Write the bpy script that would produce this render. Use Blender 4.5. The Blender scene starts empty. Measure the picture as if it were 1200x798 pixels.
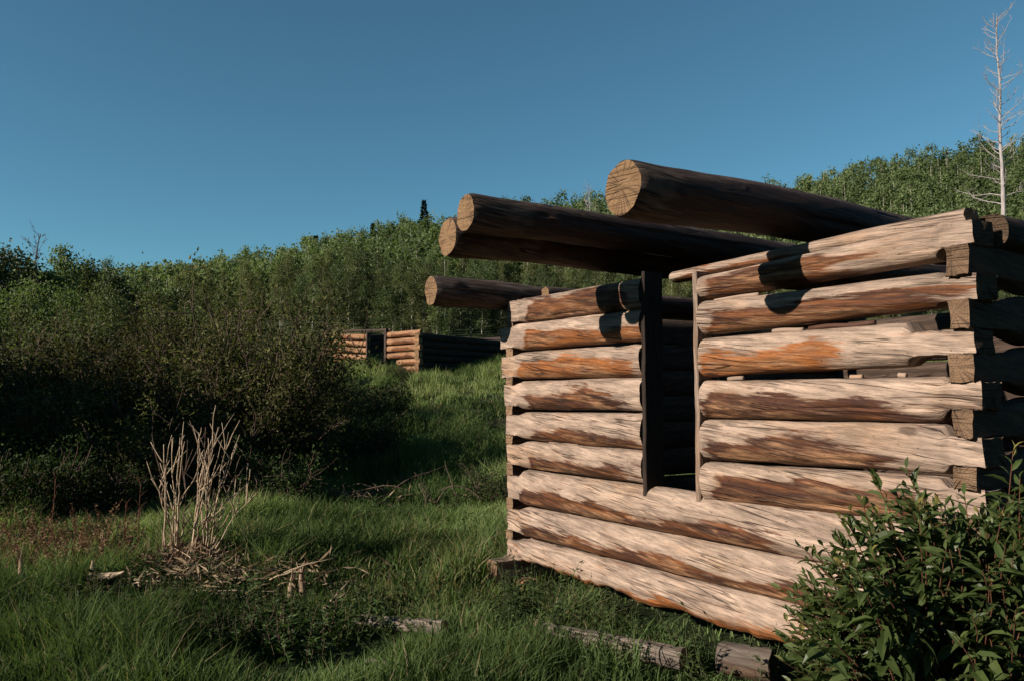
import bpy, math
import numpy as np

RNG = np.random.default_rng(7)
PI = math.pi
scene = bpy.context.scene
COL = scene.collection
HCAM = 1.65
FPX = 933.0
PITCH = math.radians(3.93)


# ------------------------------------------------------------------ helpers
def at(px, py, dist):
    """world point at forward distance dist, from measurements on the photograph"""
    a = (px - 600) / FPX
    b = (399 - py) / FPX
    ry = math.cos(PITCH) - b * math.sin(PITCH)
    rz = b * math.cos(PITCH) + math.sin(PITCH)
    t = dist / ry
    return np.array([a * t, dist, HCAM + rz * t])


_T = {}


def vnoise(x, y, z=0.0, seed=0):
    """smooth value noise, numpy, about 0..1"""
    if seed not in _T:
        _T[seed] = np.random.default_rng(1000 + seed).random(4096)
    tab = _T[seed]
    x, y, z = np.broadcast_arrays(np.asarray(x, float), np.asarray(y, float), np.asarray(z, float))
    xi, yi, zi = np.floor(x).astype(int), np.floor(y).astype(int), np.floor(z).astype(int)
    fx, fy, fz = x - xi, y - yi, z - zi
    fx, fy, fz = [f * f * (3 - 2 * f) for f in (fx, fy, fz)]

    def h(i, j, k):
        return tab[(i * 73 + j * 1291 + k * 3571 + (i * j) % 977) % 4096]
    out = 0
    for dx in (0, 1):
        for dy in (0, 1):
            for dz in (0, 1):
                w = (fx if dx else 1 - fx) * (fy if dy else 1 - fy) * (fz if dz else 1 - fz)
                out = out + w * h(xi + dx, yi + dy, zi + dz)
    return out


def fbm(x, y, z=0.0, seed=0, oct=3):
    a, s, n = 0.5, 0.0, 0.0
    for o in range(oct):
        f = 2.03 ** o
        s = s + a * vnoise(np.asarray(x) * f, np.asarray(y) * f, np.asarray(z) * f, seed + o)
        n += a
        a *= 0.5
    return s / n


def sstep(a, b, x):
    t = np.clip((np.asarray(x, float) - a) / (b - a), 0, 1)
    return t * t * (3 - 2 * t)


def terrain(x, y):
    x = np.asarray(x, float)
    y = np.asarray(y, float)
    H = np.interp(x, [-160, -90, -61, -40, -30, -20, -10, 10, 30, 46, 61, 120, 200],
                  [10, 10.5, 12.0, 12.4, 14.6, 16.0, 17.9, 20.4, 22.0, 26.0, 28.4, 33, 35])
    low = 2.45 * sstep(12.5, 31.0, y)
    up = (H - 2.45) * np.clip((y - 29) / 66.0, 0, 1) ** 1.08
    far = 0.03 * np.clip(y - 95, 0, 200)
    z = low + up + far
    z = z + 21.0 * sstep(22, 78, np.hypot(x, y)) * (1 - sstep(4, 32, y - .12 * np.abs(x)))  # unseen hills behind and beside the camera, added to block low sky light
    damp = sstep(26, 60, y)
    z = z + (fbm(x * .045, y * .045, 0, 3) - .5) * 3.0 * damp
    z = z + (fbm(x * .35, y * .35, 0, 5) - .5) * .22 * sstep(7.5, 13, y)
    z = z + (fbm(x * .9, y * .9, 0, 8) - .5) * .12
    # small weedy hummock on the left in front
    z = z + .07 * np.exp(-(((x + 2.5) / .9) ** 2 + ((y - 5.7) / .55) ** 2))
    z = z - .05 * sstep(0.5, 3.0, x) * (1 - sstep(6, 9, y))
    return z


def mesh_from(name, V, quads=None, tris=None, attrs=None, smooth=False, mat=None, mat_index=None):
    V = np.asarray(V, np.float32).reshape(-1, 3)
    q = np.zeros((0, 4), np.int32) if quads is None else np.asarray(quads, np.int32).reshape(-1, 4)
    t = np.zeros((0, 3), np.int32) if tris is None else np.asarray(tris, np.int32).reshape(-1, 3)
    me = bpy.data.meshes.new(name)
    me.vertices.add(len(V))
    me.vertices.foreach_set('co', V.ravel())
    nl = q.size + t.size
    me.loops.add(nl)
    me.loops.foreach_set('vertex_index', np.concatenate([q.ravel(), t.ravel()]))
    me.polygons.add(len(q) + len(t))
    ls = np.concatenate([np.arange(len(q)) * 4, q.size + np.arange(len(t)) * 3]).astype(np.int32)
    me.polygons.foreach_set('loop_start', ls)
    me.update(calc_edges=True)
    me.polygons.foreach_set('use_smooth', np.full(len(q) + len(t), bool(smooth)))
    for k, (kind, arr) in (attrs or {}).items():
        a = me.attributes.new(k, kind, 'POINT')
        arr = np.asarray(arr, np.float32)
        a.data.foreach_set('vector' if kind == 'FLOAT_VECTOR' else 'value', arr.ravel())
    if mat is not None:
        me.materials.append(mat)
    return me


class MB:
    """collects pieces of ONE mesh"""

    def __init__(s):
        s.V, s.Q, s.T, s.A, s.n = [], [], [], {}, 0

    def add(s, V, quads=None, tris=None, **attrs):
        V = np.asarray(V, float).reshape(-1, 3)
        if quads is not None and len(quads):
            s.Q.append(np.asarray(quads, int).reshape(-1, 4) + s.n)
        if tris is not None and len(tris):
            s.T.append(np.asarray(tris, int).reshape(-1, 3) + s.n)
        s.V.append(V)
        for k in attrs:
            s.A.setdefault(k, [])
            a = attrs[k]
            if np.ndim(a) == 0:
                a = np.full(len(V), a)
            s.A[k].append(np.asarray(a, float))
        s.n += len(V)

    def mesh(s, name, mat, smooth=False):
        at_ = {}
        for k, L in s.A.items():
            a = np.concatenate(L)
            at_[k] = ('FLOAT_VECTOR' if a.ndim == 2 else 'FLOAT', a)
        return mesh_from(name, np.concatenate(s.V), np.concatenate(s.Q) if s.Q else None,
                         np.concatenate(s.T) if s.T else None, at_, smooth, mat)


def tube(mb, pts, rad, sides=6, cap=True, **attrs):
    pts = np.asarray(pts, float)
    n = len(pts)
    rad = np.broadcast_to(np.asarray(rad, float), (n,))
    tan = np.gradient(pts, axis=0)
    tan /= np.linalg.norm(tan, axis=1)[:, None] + 1e-9
    ref = np.array([0, 0, 1.0]) if abs(tan[:, 2]).mean() < .8 else np.array([1.0, 0, 0])
    b1 = np.cross(tan, ref)
    b1 /= np.linalg.norm(b1, axis=1)[:, None] + 1e-9
    b2 = np.cross(tan, b1)
    a = np.linspace(0, 2 * PI, sides, endpoint=False)
    R = (b1[:, None, :] * np.cos(a)[None, :, None] + b2[:, None, :] * np.sin(a)[None, :, None]) * rad[:, None, None]
    V = (pts[:, None, :] + R).reshape(-1, 3)
    i = np.arange(n - 1)[:, None] * sides
    j = np.arange(sides)[None, :]
    j2 = (j + 1) % sides
    Q = np.stack([i + j, i + j2, i + sides + j2, i + sides + j], -1).reshape(-1, 4)
    T = []
    if cap:
        V = np.concatenate([V, pts[:1], pts[-1:]])
        for k in range(sides):
            T.append((n * sides, (k + 1) % sides, k))
            T.append((n * sides + 1, (n - 1) * sides + k, (n - 1) * sides + (k + 1) % sides))
    mb.add(V, Q, T, **attrs)


def leaves(mb, P, D, size, ratio=.5, fold=.15, rng=RNG, tint=None, up=None):
    """one folded diamond leaf per row: P base, D direction, size length"""
    n = len(P)
    D = D / (np.linalg.norm(D, axis=1)[:, None] + 1e-9)
    r = rng.normal(size=(n, 3)) if up is None else up + rng.normal(size=(n, 3)) * .35
    S = np.cross(D, r)
    S /= np.linalg.norm(S, axis=1)[:, None] + 1e-9
    N = np.cross(S, D)
    size = np.broadcast_to(np.asarray(size, float), (n,))[:, None]
    w = size * ratio * .5
    mid = P + D * size * .45
    V = np.stack([P, mid + S * w + N * w * fold * 2, P + D * size - N * size * fold, mid - S * w + N * w * fold * 2], 1).reshape(-1, 3)
    Q = np.arange(n * 4).reshape(n, 4)
    if tint is None:
        tint = rng.random(n)
    mb.add(V, Q, None, tint=np.repeat(tint, 4))


def link(name, me, parent=None):
    o = bpy.data.objects.new(name, me)
    COL.objects.link(o)
    if parent is not None:
        o.parent = parent
    return o


def tag(o, label=None, cat=None, group=None, kind=None):
    if label:
        o['label'] = label
    if cat:
        o['category'] = cat
    if group:
        o['group'] = group
    if kind:
        o['kind'] = kind
    return o


def thing(name, loc, label, cat, group=None, rz=0.0):
    o = bpy.data.objects.new(name, None)
    COL.objects.link(o)
    o.empty_display_size = .3
    o.location = [float(c) for c in loc]
    o.rotation_euler = (0, 0, rz)
    return tag(o, label, cat, group)


def dup(root, loc, rz=0.0, scale=1.0, label=None, group=None):
    kids = list(root.children)
    r = root.copy()
    COL.objects.link(r)
    r.location = [float(c) for c in loc]
    r.rotation_euler = (0, 0, rz)
    r.scale = (scale, scale, scale) if np.ndim(scale) == 0 else scale
    if label:
        r['label'] = label
    if group:
        r['group'] = group
    for ch in kids:
        c = ch.copy()
        COL.objects.link(c)
        c.parent = r
    return r


# ------------------------------------------------------------------ materials
class NT:
    def __init__(s, name):
        s.m = bpy.data.materials.new(name)
        s.m.use_nodes = True
        s.t = s.m.node_tree
        s.t.nodes.clear()
        s.out = s.t.nodes.new('ShaderNodeOutputMaterial')

    def n(s, typ, **kw):
        nd = s.t.nodes.new(typ)
        for k, v in kw.items():
            setattr(nd, k, v)
        return nd

    def lk(s, a, b):
        s.t.links.new(a, b)

    def val(s, sock, v):
        if hasattr(v, 'links') or isinstance(v, bpy.types.NodeSocket):
            s.lk(v, sock)
        else:
            sock.default_value = v

    def attr(s, name, out='Fac'):
        return s.n('ShaderNodeAttribute', attribute_name=name).outputs[out]

    def math(s, op, a, b=0.0, c=0.0, clamp=False):
        nd = s.n('ShaderNodeMath', operation=op, use_clamp=clamp)
        s.val(nd.inputs[0], a)
        s.val(nd.inputs[1], b)
        s.val(nd.inputs[2], c)
        return nd.outputs[0]

    def mix(s, f, a, b, mode='MIX'):
        nd = s.n('ShaderNodeMix', data_type='RGBA', blend_type=mode)
        s.val(nd.inputs[0], f)
        s.val(nd.inputs[6], a)
        s.val(nd.inputs[7], b)
        return nd.outputs[2]

    def noise(s, vec, scale=5, detail=3, rough=.55, dist=0.0):
        nd = s.n('ShaderNodeTexNoise')
        if vec is not None:
            s.lk(vec, nd.inputs['Vector'])
        nd.inputs['Scale'].default_value = scale
        nd.inputs['Detail'].default_value = detail
        nd.inputs['Roughness'].default_value = rough
        nd.inputs['Distortion'].default_value = dist
        return nd.outputs['Fac']

    def scalev(s, vec, sx, sy, sz):
        nd = s.n('ShaderNodeVectorMath', operation='MULTIPLY')
        s.lk(vec, nd.inputs[0])
        nd.inputs[1].default_value = (sx, sy, sz)
        return nd.outputs[0]

    def ramp(s, f, stops):
        nd = s.n('ShaderNodeValToRGB')
        s.val(nd.inputs[0], f)
        e = nd.color_ramp.elements
        while len(e) > 1:
            e.remove(e[-1])
        e[0].position = stops[0][0]
        e[0].color = (*stops[0][1], 1)
        for p, c in stops[1:]:
            k = e.new(p)
            k.color = (*c, 1)
        return nd.outputs[0]

    def smooth(s, f, a, b):
        nd = s.n('ShaderNodeMapRange', interpolation_type='SMOOTHSTEP')
        s.val(nd.inputs[0], f)
        nd.inputs[1].default_value = a
        nd.inputs[2].default_value = b
        return nd.outputs[0]


AG = .6      # overall reflectance of the place; the picture is exposed for it


def ag(c):
    return tuple(k * AG for k in c)


def c4(c):
    return (c[0], c[1], c[2], 1.0)


def wood_material(name, pale, grey, stain_dark, stain_orange, end_a, end_b, crack=.45, gain=1.0):
    pale, grey, stain_dark, stain_orange, end_a, end_b = [ag(k) for k in (pale, grey, stain_dark, stain_orange, end_a, end_b)]
    m = NT(name)
    luv = m.attr('luv', 'Vector')
    stain = m.attr('stain')
    endg = m.attr('endg')
    tone = m.attr('tone')
    org = m.attr('orange')
    sl = m.n('ShaderNodeMapping')
    m.lk(luv, sl.inputs['Vector'])
    sl.inputs['Rotation'].default_value = (0, 0, .045)
    luv0 = luv
    luv = sl.outputs[0]
    grain = m.noise(m.scalev(luv, 5.0, 64, 1), 1.0, 6, .72, .35)
    fine = m.noise(m.scalev(luv, 9, 190, 1), 1.0, 3, .6)
    streak = m.noise(m.scalev(luv, 1.5, 18, 1), 1.0, 4, .6, .5)
    blotch = m.noise(m.scalev(luv, 2.4, 13, 1), 1.0, 5, .68, .5)
    grain2 = m.noise(m.scalev(luv, 3.4, 30, 5.1), 1.0, 4, .7, .25)
    pit = m.noise(m.scalev(luv, 22, 60, 1), 1.0, 3, .7)
    base = m.mix(m.smooth(m.math('ADD', m.math('MULTIPLY', blotch, .5), m.math('MULTIPLY', grain, .5)), .38, .64), c4(pale), c4(grey))
    # silvery patches and light honey patches
    honey = m.noise(m.scalev(luv, 1.7, 4.2, 1.7), 1.0, 4, .6)
    base = m.mix(m.math('MULTIPLY', m.smooth(honey, .5, .72), .5), base, c4((pale[0] * .82, pale[1] * .66, pale[2] * .48)))
    # stain of unbleached wood
    e = m.math('ADD', stain, m.math('MULTIPLY', m.math('SUBTRACT', grain, .5), 1.5))
    e = m.math('ADD', e, m.math('MULTIPLY', m.math('SUBTRACT', streak, .5), 1.7))
    mask = m.smooth(e, .20, .50)
    on = m.noise(m.scalev(luv, 1.6, 26, 2.3), 1.0, 4, .6, .4)
    of = m.math('ADD', on, m.math('MULTIPLY', org, .55))
    scol = m.mix(m.smooth(of, .48, 1.06), c4(stain_dark), c4(stain_orange))
    tan = (pale[0] * .62, pale[1] * .45, pale[2] * .30)
    low = m.noise(m.scalev(luv, 1.3, 9, 4.1), 1.0, 4, .65, .4)
    scol = m.mix(m.math('MULTIPLY', m.math('MULTIPLY', m.smooth(e, .62, 1.1), m.smooth(low, .42, .58)), .85), scol, c4(tan))
    col = m.mix(mask, base, scol)
    wash = m.math('MULTIPLY', m.smooth(m.math('ADD', stain, m.math('SUBTRACT', honey, .75)), -.05, .5), m.math('SUBTRACT', 1.0, mask))
    col = m.mix(m.math('MULTIPLY', wash, .8), col, c4((pale[0] * .66, pale[1] * .44, pale[2] * .28)))
    # grain contrast
    g = m.math('ADD', .58, m.math('MULTIPLY', m.smooth(grain, .3, .68), .62))
    g = m.math('MULTIPLY', g, m.math('ADD', .62, m.math('MULTIPLY', m.smooth(grain2, .32, .64), .5)))
    g = m.math('MULTIPLY', g, m.math('ADD', .55, m.math('MULTIPLY', fine, .9)))
    g = m.math('MULTIPLY', g, m.math('MULTIPLY', tone, gain))
    # drying checks: thin dark lines along the grain
    cn = m.noise(m.scalev(luv, .75, 15, 1.3), 1.0, 2, .5, .25)
    line = m.math('SUBTRACT', 1.0, m.smooth(m.math('ABSOLUTE', m.math('SUBTRACT', cn, .5)), .0, .022))
    cn2 = m.noise(m.scalev(luv, 1.1, 30, 7.7), 1.0, 2, .5, .2)
    line2 = m.math('SUBTRACT', 1.0, m.smooth(m.math('ABSOLUTE', m.math('SUBTRACT', cn2, .52)), .0, .028))
    line2 = m.math('MULTIPLY', line2, m.smooth(m.noise(m.scalev(luv, 1.9, 5, 9.3), 1.0, 2), .5, .62))
    gate = m.smooth(m.noise(m.scalev(luv, 1.3, 3.2, 3.1), 1.0, 2), .5, .6)
    ck = m.math('MAXIMUM', m.math('MULTIPLY', line, gate), m.math('MULTIPLY', line2, .8))
    # knots
    vo = m.n('ShaderNodeTexVoronoi', feature='F1')
    m.lk(m.scalev(luv, 1.9, 5.2, 1), vo.inputs['Vector'])
    vo.inputs['Scale'].default_value = 1.0
    kn = m.math('SUBTRACT', 1.0, m.smooth(m.math('ADD', vo.outputs['Distance'], m.math('MULTIPLY', m.math('SUBTRACT', pit, .5), .12)), .05, .13))
    pits = m.math('MULTIPLY', m.smooth(pit, .66, .76), .5)
    dark = m.math('MAXIMUM', m.math('MULTIPLY', ck, crack + .3), m.math('MAXIMUM', m.math('MULTIPLY', kn, .62), pits))
    col = m.mix(dark, col, c4((stain_dark[0] * .55, stain_dark[1] * .5, stain_dark[2] * .5)))
    # end grain: rings and radial checks
    luv = luv0
    sep = m.n('ShaderNodeSeparateXYZ')
    m.lk(luv, sep.inputs[0])
    rr = m.math('SQRT', m.math('ADD', m.math('POWER', sep.outputs[0], 2.0), m.math('POWER', sep.outputs[1], 2.0)))
    warp = m.noise(m.scalev(luv, 9, 9, 1), 1.0, 3)
    ring = m.math('SINE', m.math('MULTIPLY', m.math('ADD', rr, m.math('MULTIPLY', warp, .03)), 470.0))
    ang = m.math('ARCTAN2', sep.outputs[1], sep.outputs[0])
    co = m.n('ShaderNodeCombineXYZ')
    m.val(co.inputs[0], m.math('MULTIPLY', ang, 3.2))
    m.val(co.inputs[1], m.math('MULTIPLY', rr, 2.0))
    m.lk(sep.outputs[2], co.inputs[2])
    rad = m.noise(co.outputs[0], 1.0, 2)
    rl = m.math('SUBTRACT', 1.0, m.smooth(m.math('ABSOLUTE', m.math('SUBTRACT', rad, .5)), .008, .045))
    eb = m.noise(m.scalev(luv, 12, 12, 1), 1.0, 4, .6)
    ecol = m.mix(m.smooth(eb, .35, .7), c4(end_a), c4(end_b))
    ecol = m.mix(m.math('MULTIPLY', m.math('ADD', ring, 1.0), .15), ecol, c4((end_b[0] * .4, end_b[1] * .36, end_b[2] * .3)))
    ecol = m.mix(m.math('MULTIPLY', rl, .55), ecol, c4((.02, .011, .007)))
    gs = m.n('ShaderNodeVectorMath', operation='SCALE')
    m.lk(col, gs.inputs[0])
    m.lk(g, gs.inputs['Scale'])
    es = m.n('ShaderNodeVectorMath', operation='SCALE')
    m.lk(ecol, es.inputs[0])
    m.lk(tone, es.inputs['Scale'])
    fin = m.mix(endg, gs.outputs[0], es.outputs[0])
    b = m.n('ShaderNodeBsdfPrincipled')
    m.lk(fin, b.inputs['Base Color'])
    m.val(b.inputs['Roughness'], m.math('SUBTRACT', .86, m.math('MULTIPLY', mask, .22)))
    b.inputs['Specular IOR Level'].default_value = .25
    hgt = m.math('SUBTRACT', m.math('ADD', m.math('MULTIPLY', grain, .6), m.math('MULTIPLY', fine, .25)), m.math('MULTIPLY', dark, 1.4))
    hgt = m.math('ADD', hgt, m.math('MULTIPLY', grain2, 1.0))
    bp = m.n('ShaderNodeBump')
    bp.inputs['Strength'].default_value = .85
    bp.inputs['Distance'].default_value = .014
    m.lk(hgt, bp.inputs['Height'])
    m.lk(bp.outputs[0], b.inputs['Normal'])
    m.lk(b.outputs[0], m.out.inputs[0])
    return m.m


def leaf_material(name, stops, trans=.3, gloss=.0, rough=.5, vary=.25, tcol=(1.1, 1.25, .6)):
    m = NT(name)
    tint = m.attr('tint')
    oi = m.n('ShaderNodeObjectInfo')
    col = m.ramp(tint, [(p_, ag(k)) for p_, k in stops])
    hs = m.n('ShaderNodeHueSaturation')
    m.lk(col, hs.inputs['Color'])
    m.val(hs.inputs['Value'], m.math('ADD', 1 - vary, m.math('MULTIPLY', oi.outputs['Random'], 2 * vary)))
    m.val(hs.inputs['Hue'], m.math('ADD', .485, m.math('MULTIPLY', oi.outputs['Random'], .03)))
    c = hs.outputs[0]
    b = m.n('ShaderNodeBsdfPrincipled')
    m.lk(c, b.inputs['Base Color'])
    b.inputs['Roughness'].default_value = rough
    b.inputs['Specular IOR Level'].default_value = gloss
    tr = m.n('ShaderNodeBsdfTranslucent')
    m.lk(m.mix(1.0, c, c4(tcol), 'MULTIPLY'), tr.inputs[0])
    mx = m.n('ShaderNodeMixShader')
    mx.inputs[0].default_value = trans
    m.lk(b.outputs[0], mx.inputs[1])
    m.lk(tr.outputs[0], mx.inputs[2])
    m.lk(mx.outputs[0], m.out.inputs[0])
    return m.m


def bark_material(name, a, b_, scale=(14, 14, 5), bump=.4, marks=None):
    a, b_ = ag(a), ag(b_)
    m = NT(name)
    tc = m.n('ShaderNodeTexCoord')
    v = m.scalev(tc.outputs['Object'], *scale)
    n1 = m.noise(v, 1.0, 5, .65, .3)
    col = m.mix(m.smooth(n1, .35, .68), c4(a), c4(b_))
    if marks:
        n2 = m.noise(m.scalev(tc.outputs['Object'], 6, 6, 22), 1.0, 3, .6)
        col = m.mix(m.smooth(n2, .6, .68), col, c4(marks))
    b = m.n('ShaderNodeBsdfPrincipled')
    m.lk(col, b.inputs['Base Color'])
    b.inputs['Roughness'].default_value = .9
    b.inputs['Specular IOR Level'].default_value = .15
    bp = m.n('ShaderNodeBump')
    bp.inputs['Strength'].default_value = bump
    bp.inputs['Distance'].default_value = .01
    m.lk(n1, bp.inputs['Height'])
    m.lk(bp.outputs[0], b.inputs['Normal'])
    m.lk(b.outputs[0], m.out.inputs[0])
    return m.m


M_WALL = wood_material('weathered_log', (.62, .455, .345), (.335, .24, .185), (.070, .024, .011), (.40, .14, .036), (.38, .235, .14), (.28, .168, .095))
M_BEAM = wood_material('dark_beam_log', (.10, .062, .046), (.19, .14, .115), (.045, .02, .014), (.13, .05, .025), (.34, .205, .105), (.245, .142, .07), crack=.7)
M_SIDE = wood_material('shade_toned_log', (.15, .095, .066), (.105, .07, .052), (.045, .02, .014), (.13, .05, .025), (.38, .235, .14), (.28, .168, .095), crack=.6)  # darker copy of the wall wood; side-wall shade is put into the colour
M_FAR = wood_material('far_log', (.56, .28, .135), (.42, .25, .145), (.20, .07, .025), (.42, .15, .04), (.43, .28, .15), (.30, .18, .095))
M_OLDLOG = wood_material('fallen_log_wood', (.33, .265, .21), (.20, .16, .13), (.16, .10, .07), (.3, .16, .08), (.40, .30, .2), (.28, .2, .13))

M_GRASS = leaf_material('grass_blades', [(0, (.084, .122, .046)), (.35, (.166, .242, .086)), (.7, (.25, .335, .125)), (.9, (.33, .38, .16)), (.96, (.26, .21, .11)), (1, (.42, .33, .21))], trans=.38, vary=0, rough=.6)
M_ASPEN = leaf_material('aspen_leaves', [(0, (.095, .120, .046)), (.5, (.15, .185, .072)), (1, (.23, .26, .12))], trans=.38, gloss=.1, vary=.34)
M_ASPEN_PALE = leaf_material('aspen_leaves_pale', [(0, (.125, .14, .055)), (.5, (.20, .22, .09)), (1, (.28, .29, .14))], trans=.38, gloss=.1, vary=.25)
M_ASPEN_DEEP = leaf_material('aspen_leaves_deep', [(0, (.06, .085, .034)), (.5, (.10, .135, .052)), (1, (.16, .195, .085))], trans=.34, gloss=.1, vary=.25)
M_ASPEN_DARK = leaf_material('shaded_grove_leaves', [(0, (.045, .062, .022)), (.5, (.078, .104, .036)), (1, (.13, .155, .065))], trans=.22, gloss=.25, vary=.2)  # darker aspen leaf; the grove's shade is put into the colour
M_WILLOW = leaf_material('willow_leaves', [(0, (.044, .046, .018)), (.5, (.10, .10, .036)), (.85, (.17, .16, .06)), (1, (.24, .20, .10))], trans=.28, gloss=.05, vary=.42)
M_SHRUB = leaf_material('glossy_shrub_leaves', [(0, (.042, .064, .018)), (.5, (.088, .126, .036)), (.9, (.145, .185, .06)), (.97, (.20, .215, .08)), (1, (.32, .27, .08))], trans=.36, gloss=.22, rough=.42, vary=0)
M_WEED = leaf_material('weed_leaves', [(0, (.02, .036, .012)), (.6, (.06, .095, .03)), (1, (.11, .15, .05))], trans=.25, gloss=.06, vary=.25)
M_DRY = leaf_material('dry_weed', [(0, (.15, .075, .045)), (.5, (.25, .145, .085)), (1, (.40, .28, .18))], trans=.1, vary=.2, tcol=(1, .8, .6))
M_STRAW = leaf_material('straw', [(0, (.17, .115, .07)), (.5, (.28, .20, .125)), (1, (.42, .32, .21))], trans=.12, vary=.1, tcol=(1, .9, .7))
M_CONIFER = leaf_material('conifer_needles', [(0, (.012, .022, .012)), (1, (.03, .045, .022))], trans=.05, vary=.15)
M_ASPBARK = bark_material('aspen_bark', (.50, .46, .38), (.36, .33, .26), marks=(.07, .06, .05))
M_DKBARK = bark_material('brown_bark', (.09, .065, .05), (.16, .125, .10))
M_DEADBARK = bark_material('dead_grey_wood', (.54, .48, .46), (.34, .29, .275), scale=(10, 10, 2))
M_STEM = bark_material('dead_pale_stem', (.68, .53, .37), (.40, .27, .17), scale=(40, 40, 12))
M_DKSTUB = bark_material('stub_wood', (.42, .29, .20), (.20, .12, .08), scale=(30, 30, 10))
M_TWIG = bark_material('willow_twig', (.10, .06, .045), (.20, .145, .11), scale=(30, 30, 8))
M_GREENSTEM = bark_material('green_stem', (.07, .10, .04), (.12, .13, .06), scale=(60, 60, 20))
M_REDSTEM = bark_material('red_brown_stem', (.12, .045, .03), (.20, .09, .05), scale=(60, 60, 20))


def ground_material():
    m = NT('meadow_ground')
    geo = m.n('ShaderNodeNewGeometry')
    p = geo.outputs['Position']
    n1 = m.noise(p, .5, 6, .6)
    n2 = m.noise(p, 7, 5, .7)
    n3 = m.noise(p, .09, 4, .6)
    col = m.ramp(n2, [(.3, (.012, .016, .007)), (.5, (.022, .032, .011)), (.72, (.038, .048, .018))])
    col = m.mix(m.math('MULTIPLY', m.smooth(n1, .5, .72), .55), col, c4((.045, .037, .022)))
    sep = m.n('ShaderNodeSeparateXYZ')
    m.lk(p, sep.inputs[0])
    far = m.smooth(sep.outputs[1], 26, 44)
    col = m.mix(m.math('MULTIPLY', far, m.smooth(n3, .35, .6)), col, c4((.075, .085, .036)))
    b = m.n('ShaderNodeBsdfPrincipled')
    m.lk(col, b.inputs['Base Color'])
    b.inputs['Roughness'].default_value = 1
    b.inputs['Specular IOR Level'].default_value = .1
    bp = m.n('ShaderNodeBump')
    bp.inputs['Strength'].default_value = .8
    bp.inputs['Distance'].default_value = .05
    m.lk(n2, bp.inputs['Height'])
    m.lk(bp.outputs[0], b.inputs['Normal'])
    m.lk(b.outputs[0], m.out.inputs[0])
    return m.m


# ------------------------------------------------------------------ ground
def make_ground():
    xs = np.concatenate([np.linspace(-420, -60, 19)[:-1], np.linspace(-60, -12, 41)[:-1], np.linspace(-12, 12, 121)[:-1], np.linspace(12, 70, 49)[:-1], np.linspace(70, 420, 19)])
    ys = np.concatenate([np.linspace(-120, 0, 13)[:-1], np.linspace(0, 34, 171)[:-1], np.linspace(34, 110, 77)[:-1], np.linspace(110, 500, 27)])
    X, Y = np.meshgrid(xs, ys)
    Z = terrain(X, Y)
    V = np.stack([X, Y, Z], -1).reshape(-1, 3)
    nx = len(xs)
    i = np.arange(len(ys) - 1)[:, None] * nx
    j = np.arange(nx - 1)[None, :]
    Q = np.stack([i + j, i + j + 1, i + nx + j + 1, i + nx + j], -1).reshape(-1, 4)
    tag(link('ground', mesh_from('ground', V, Q, smooth=True, mat=ground_material())), kind='structure')


make_ground()

# ------------------------------------------------------------------ log cabin
AZ = math.radians(-31.7)
ES = np.array([-math.sin(AZ), -math.cos(AZ)])     # along the front wall, to the right
VV = np.array([math.cos(AZ), -math.sin(AZ)])      # into the cabin
C0 = np.array([-.05, 7.0])


def cab(s, d):
    return C0 + ES * s + VV * d


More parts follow.
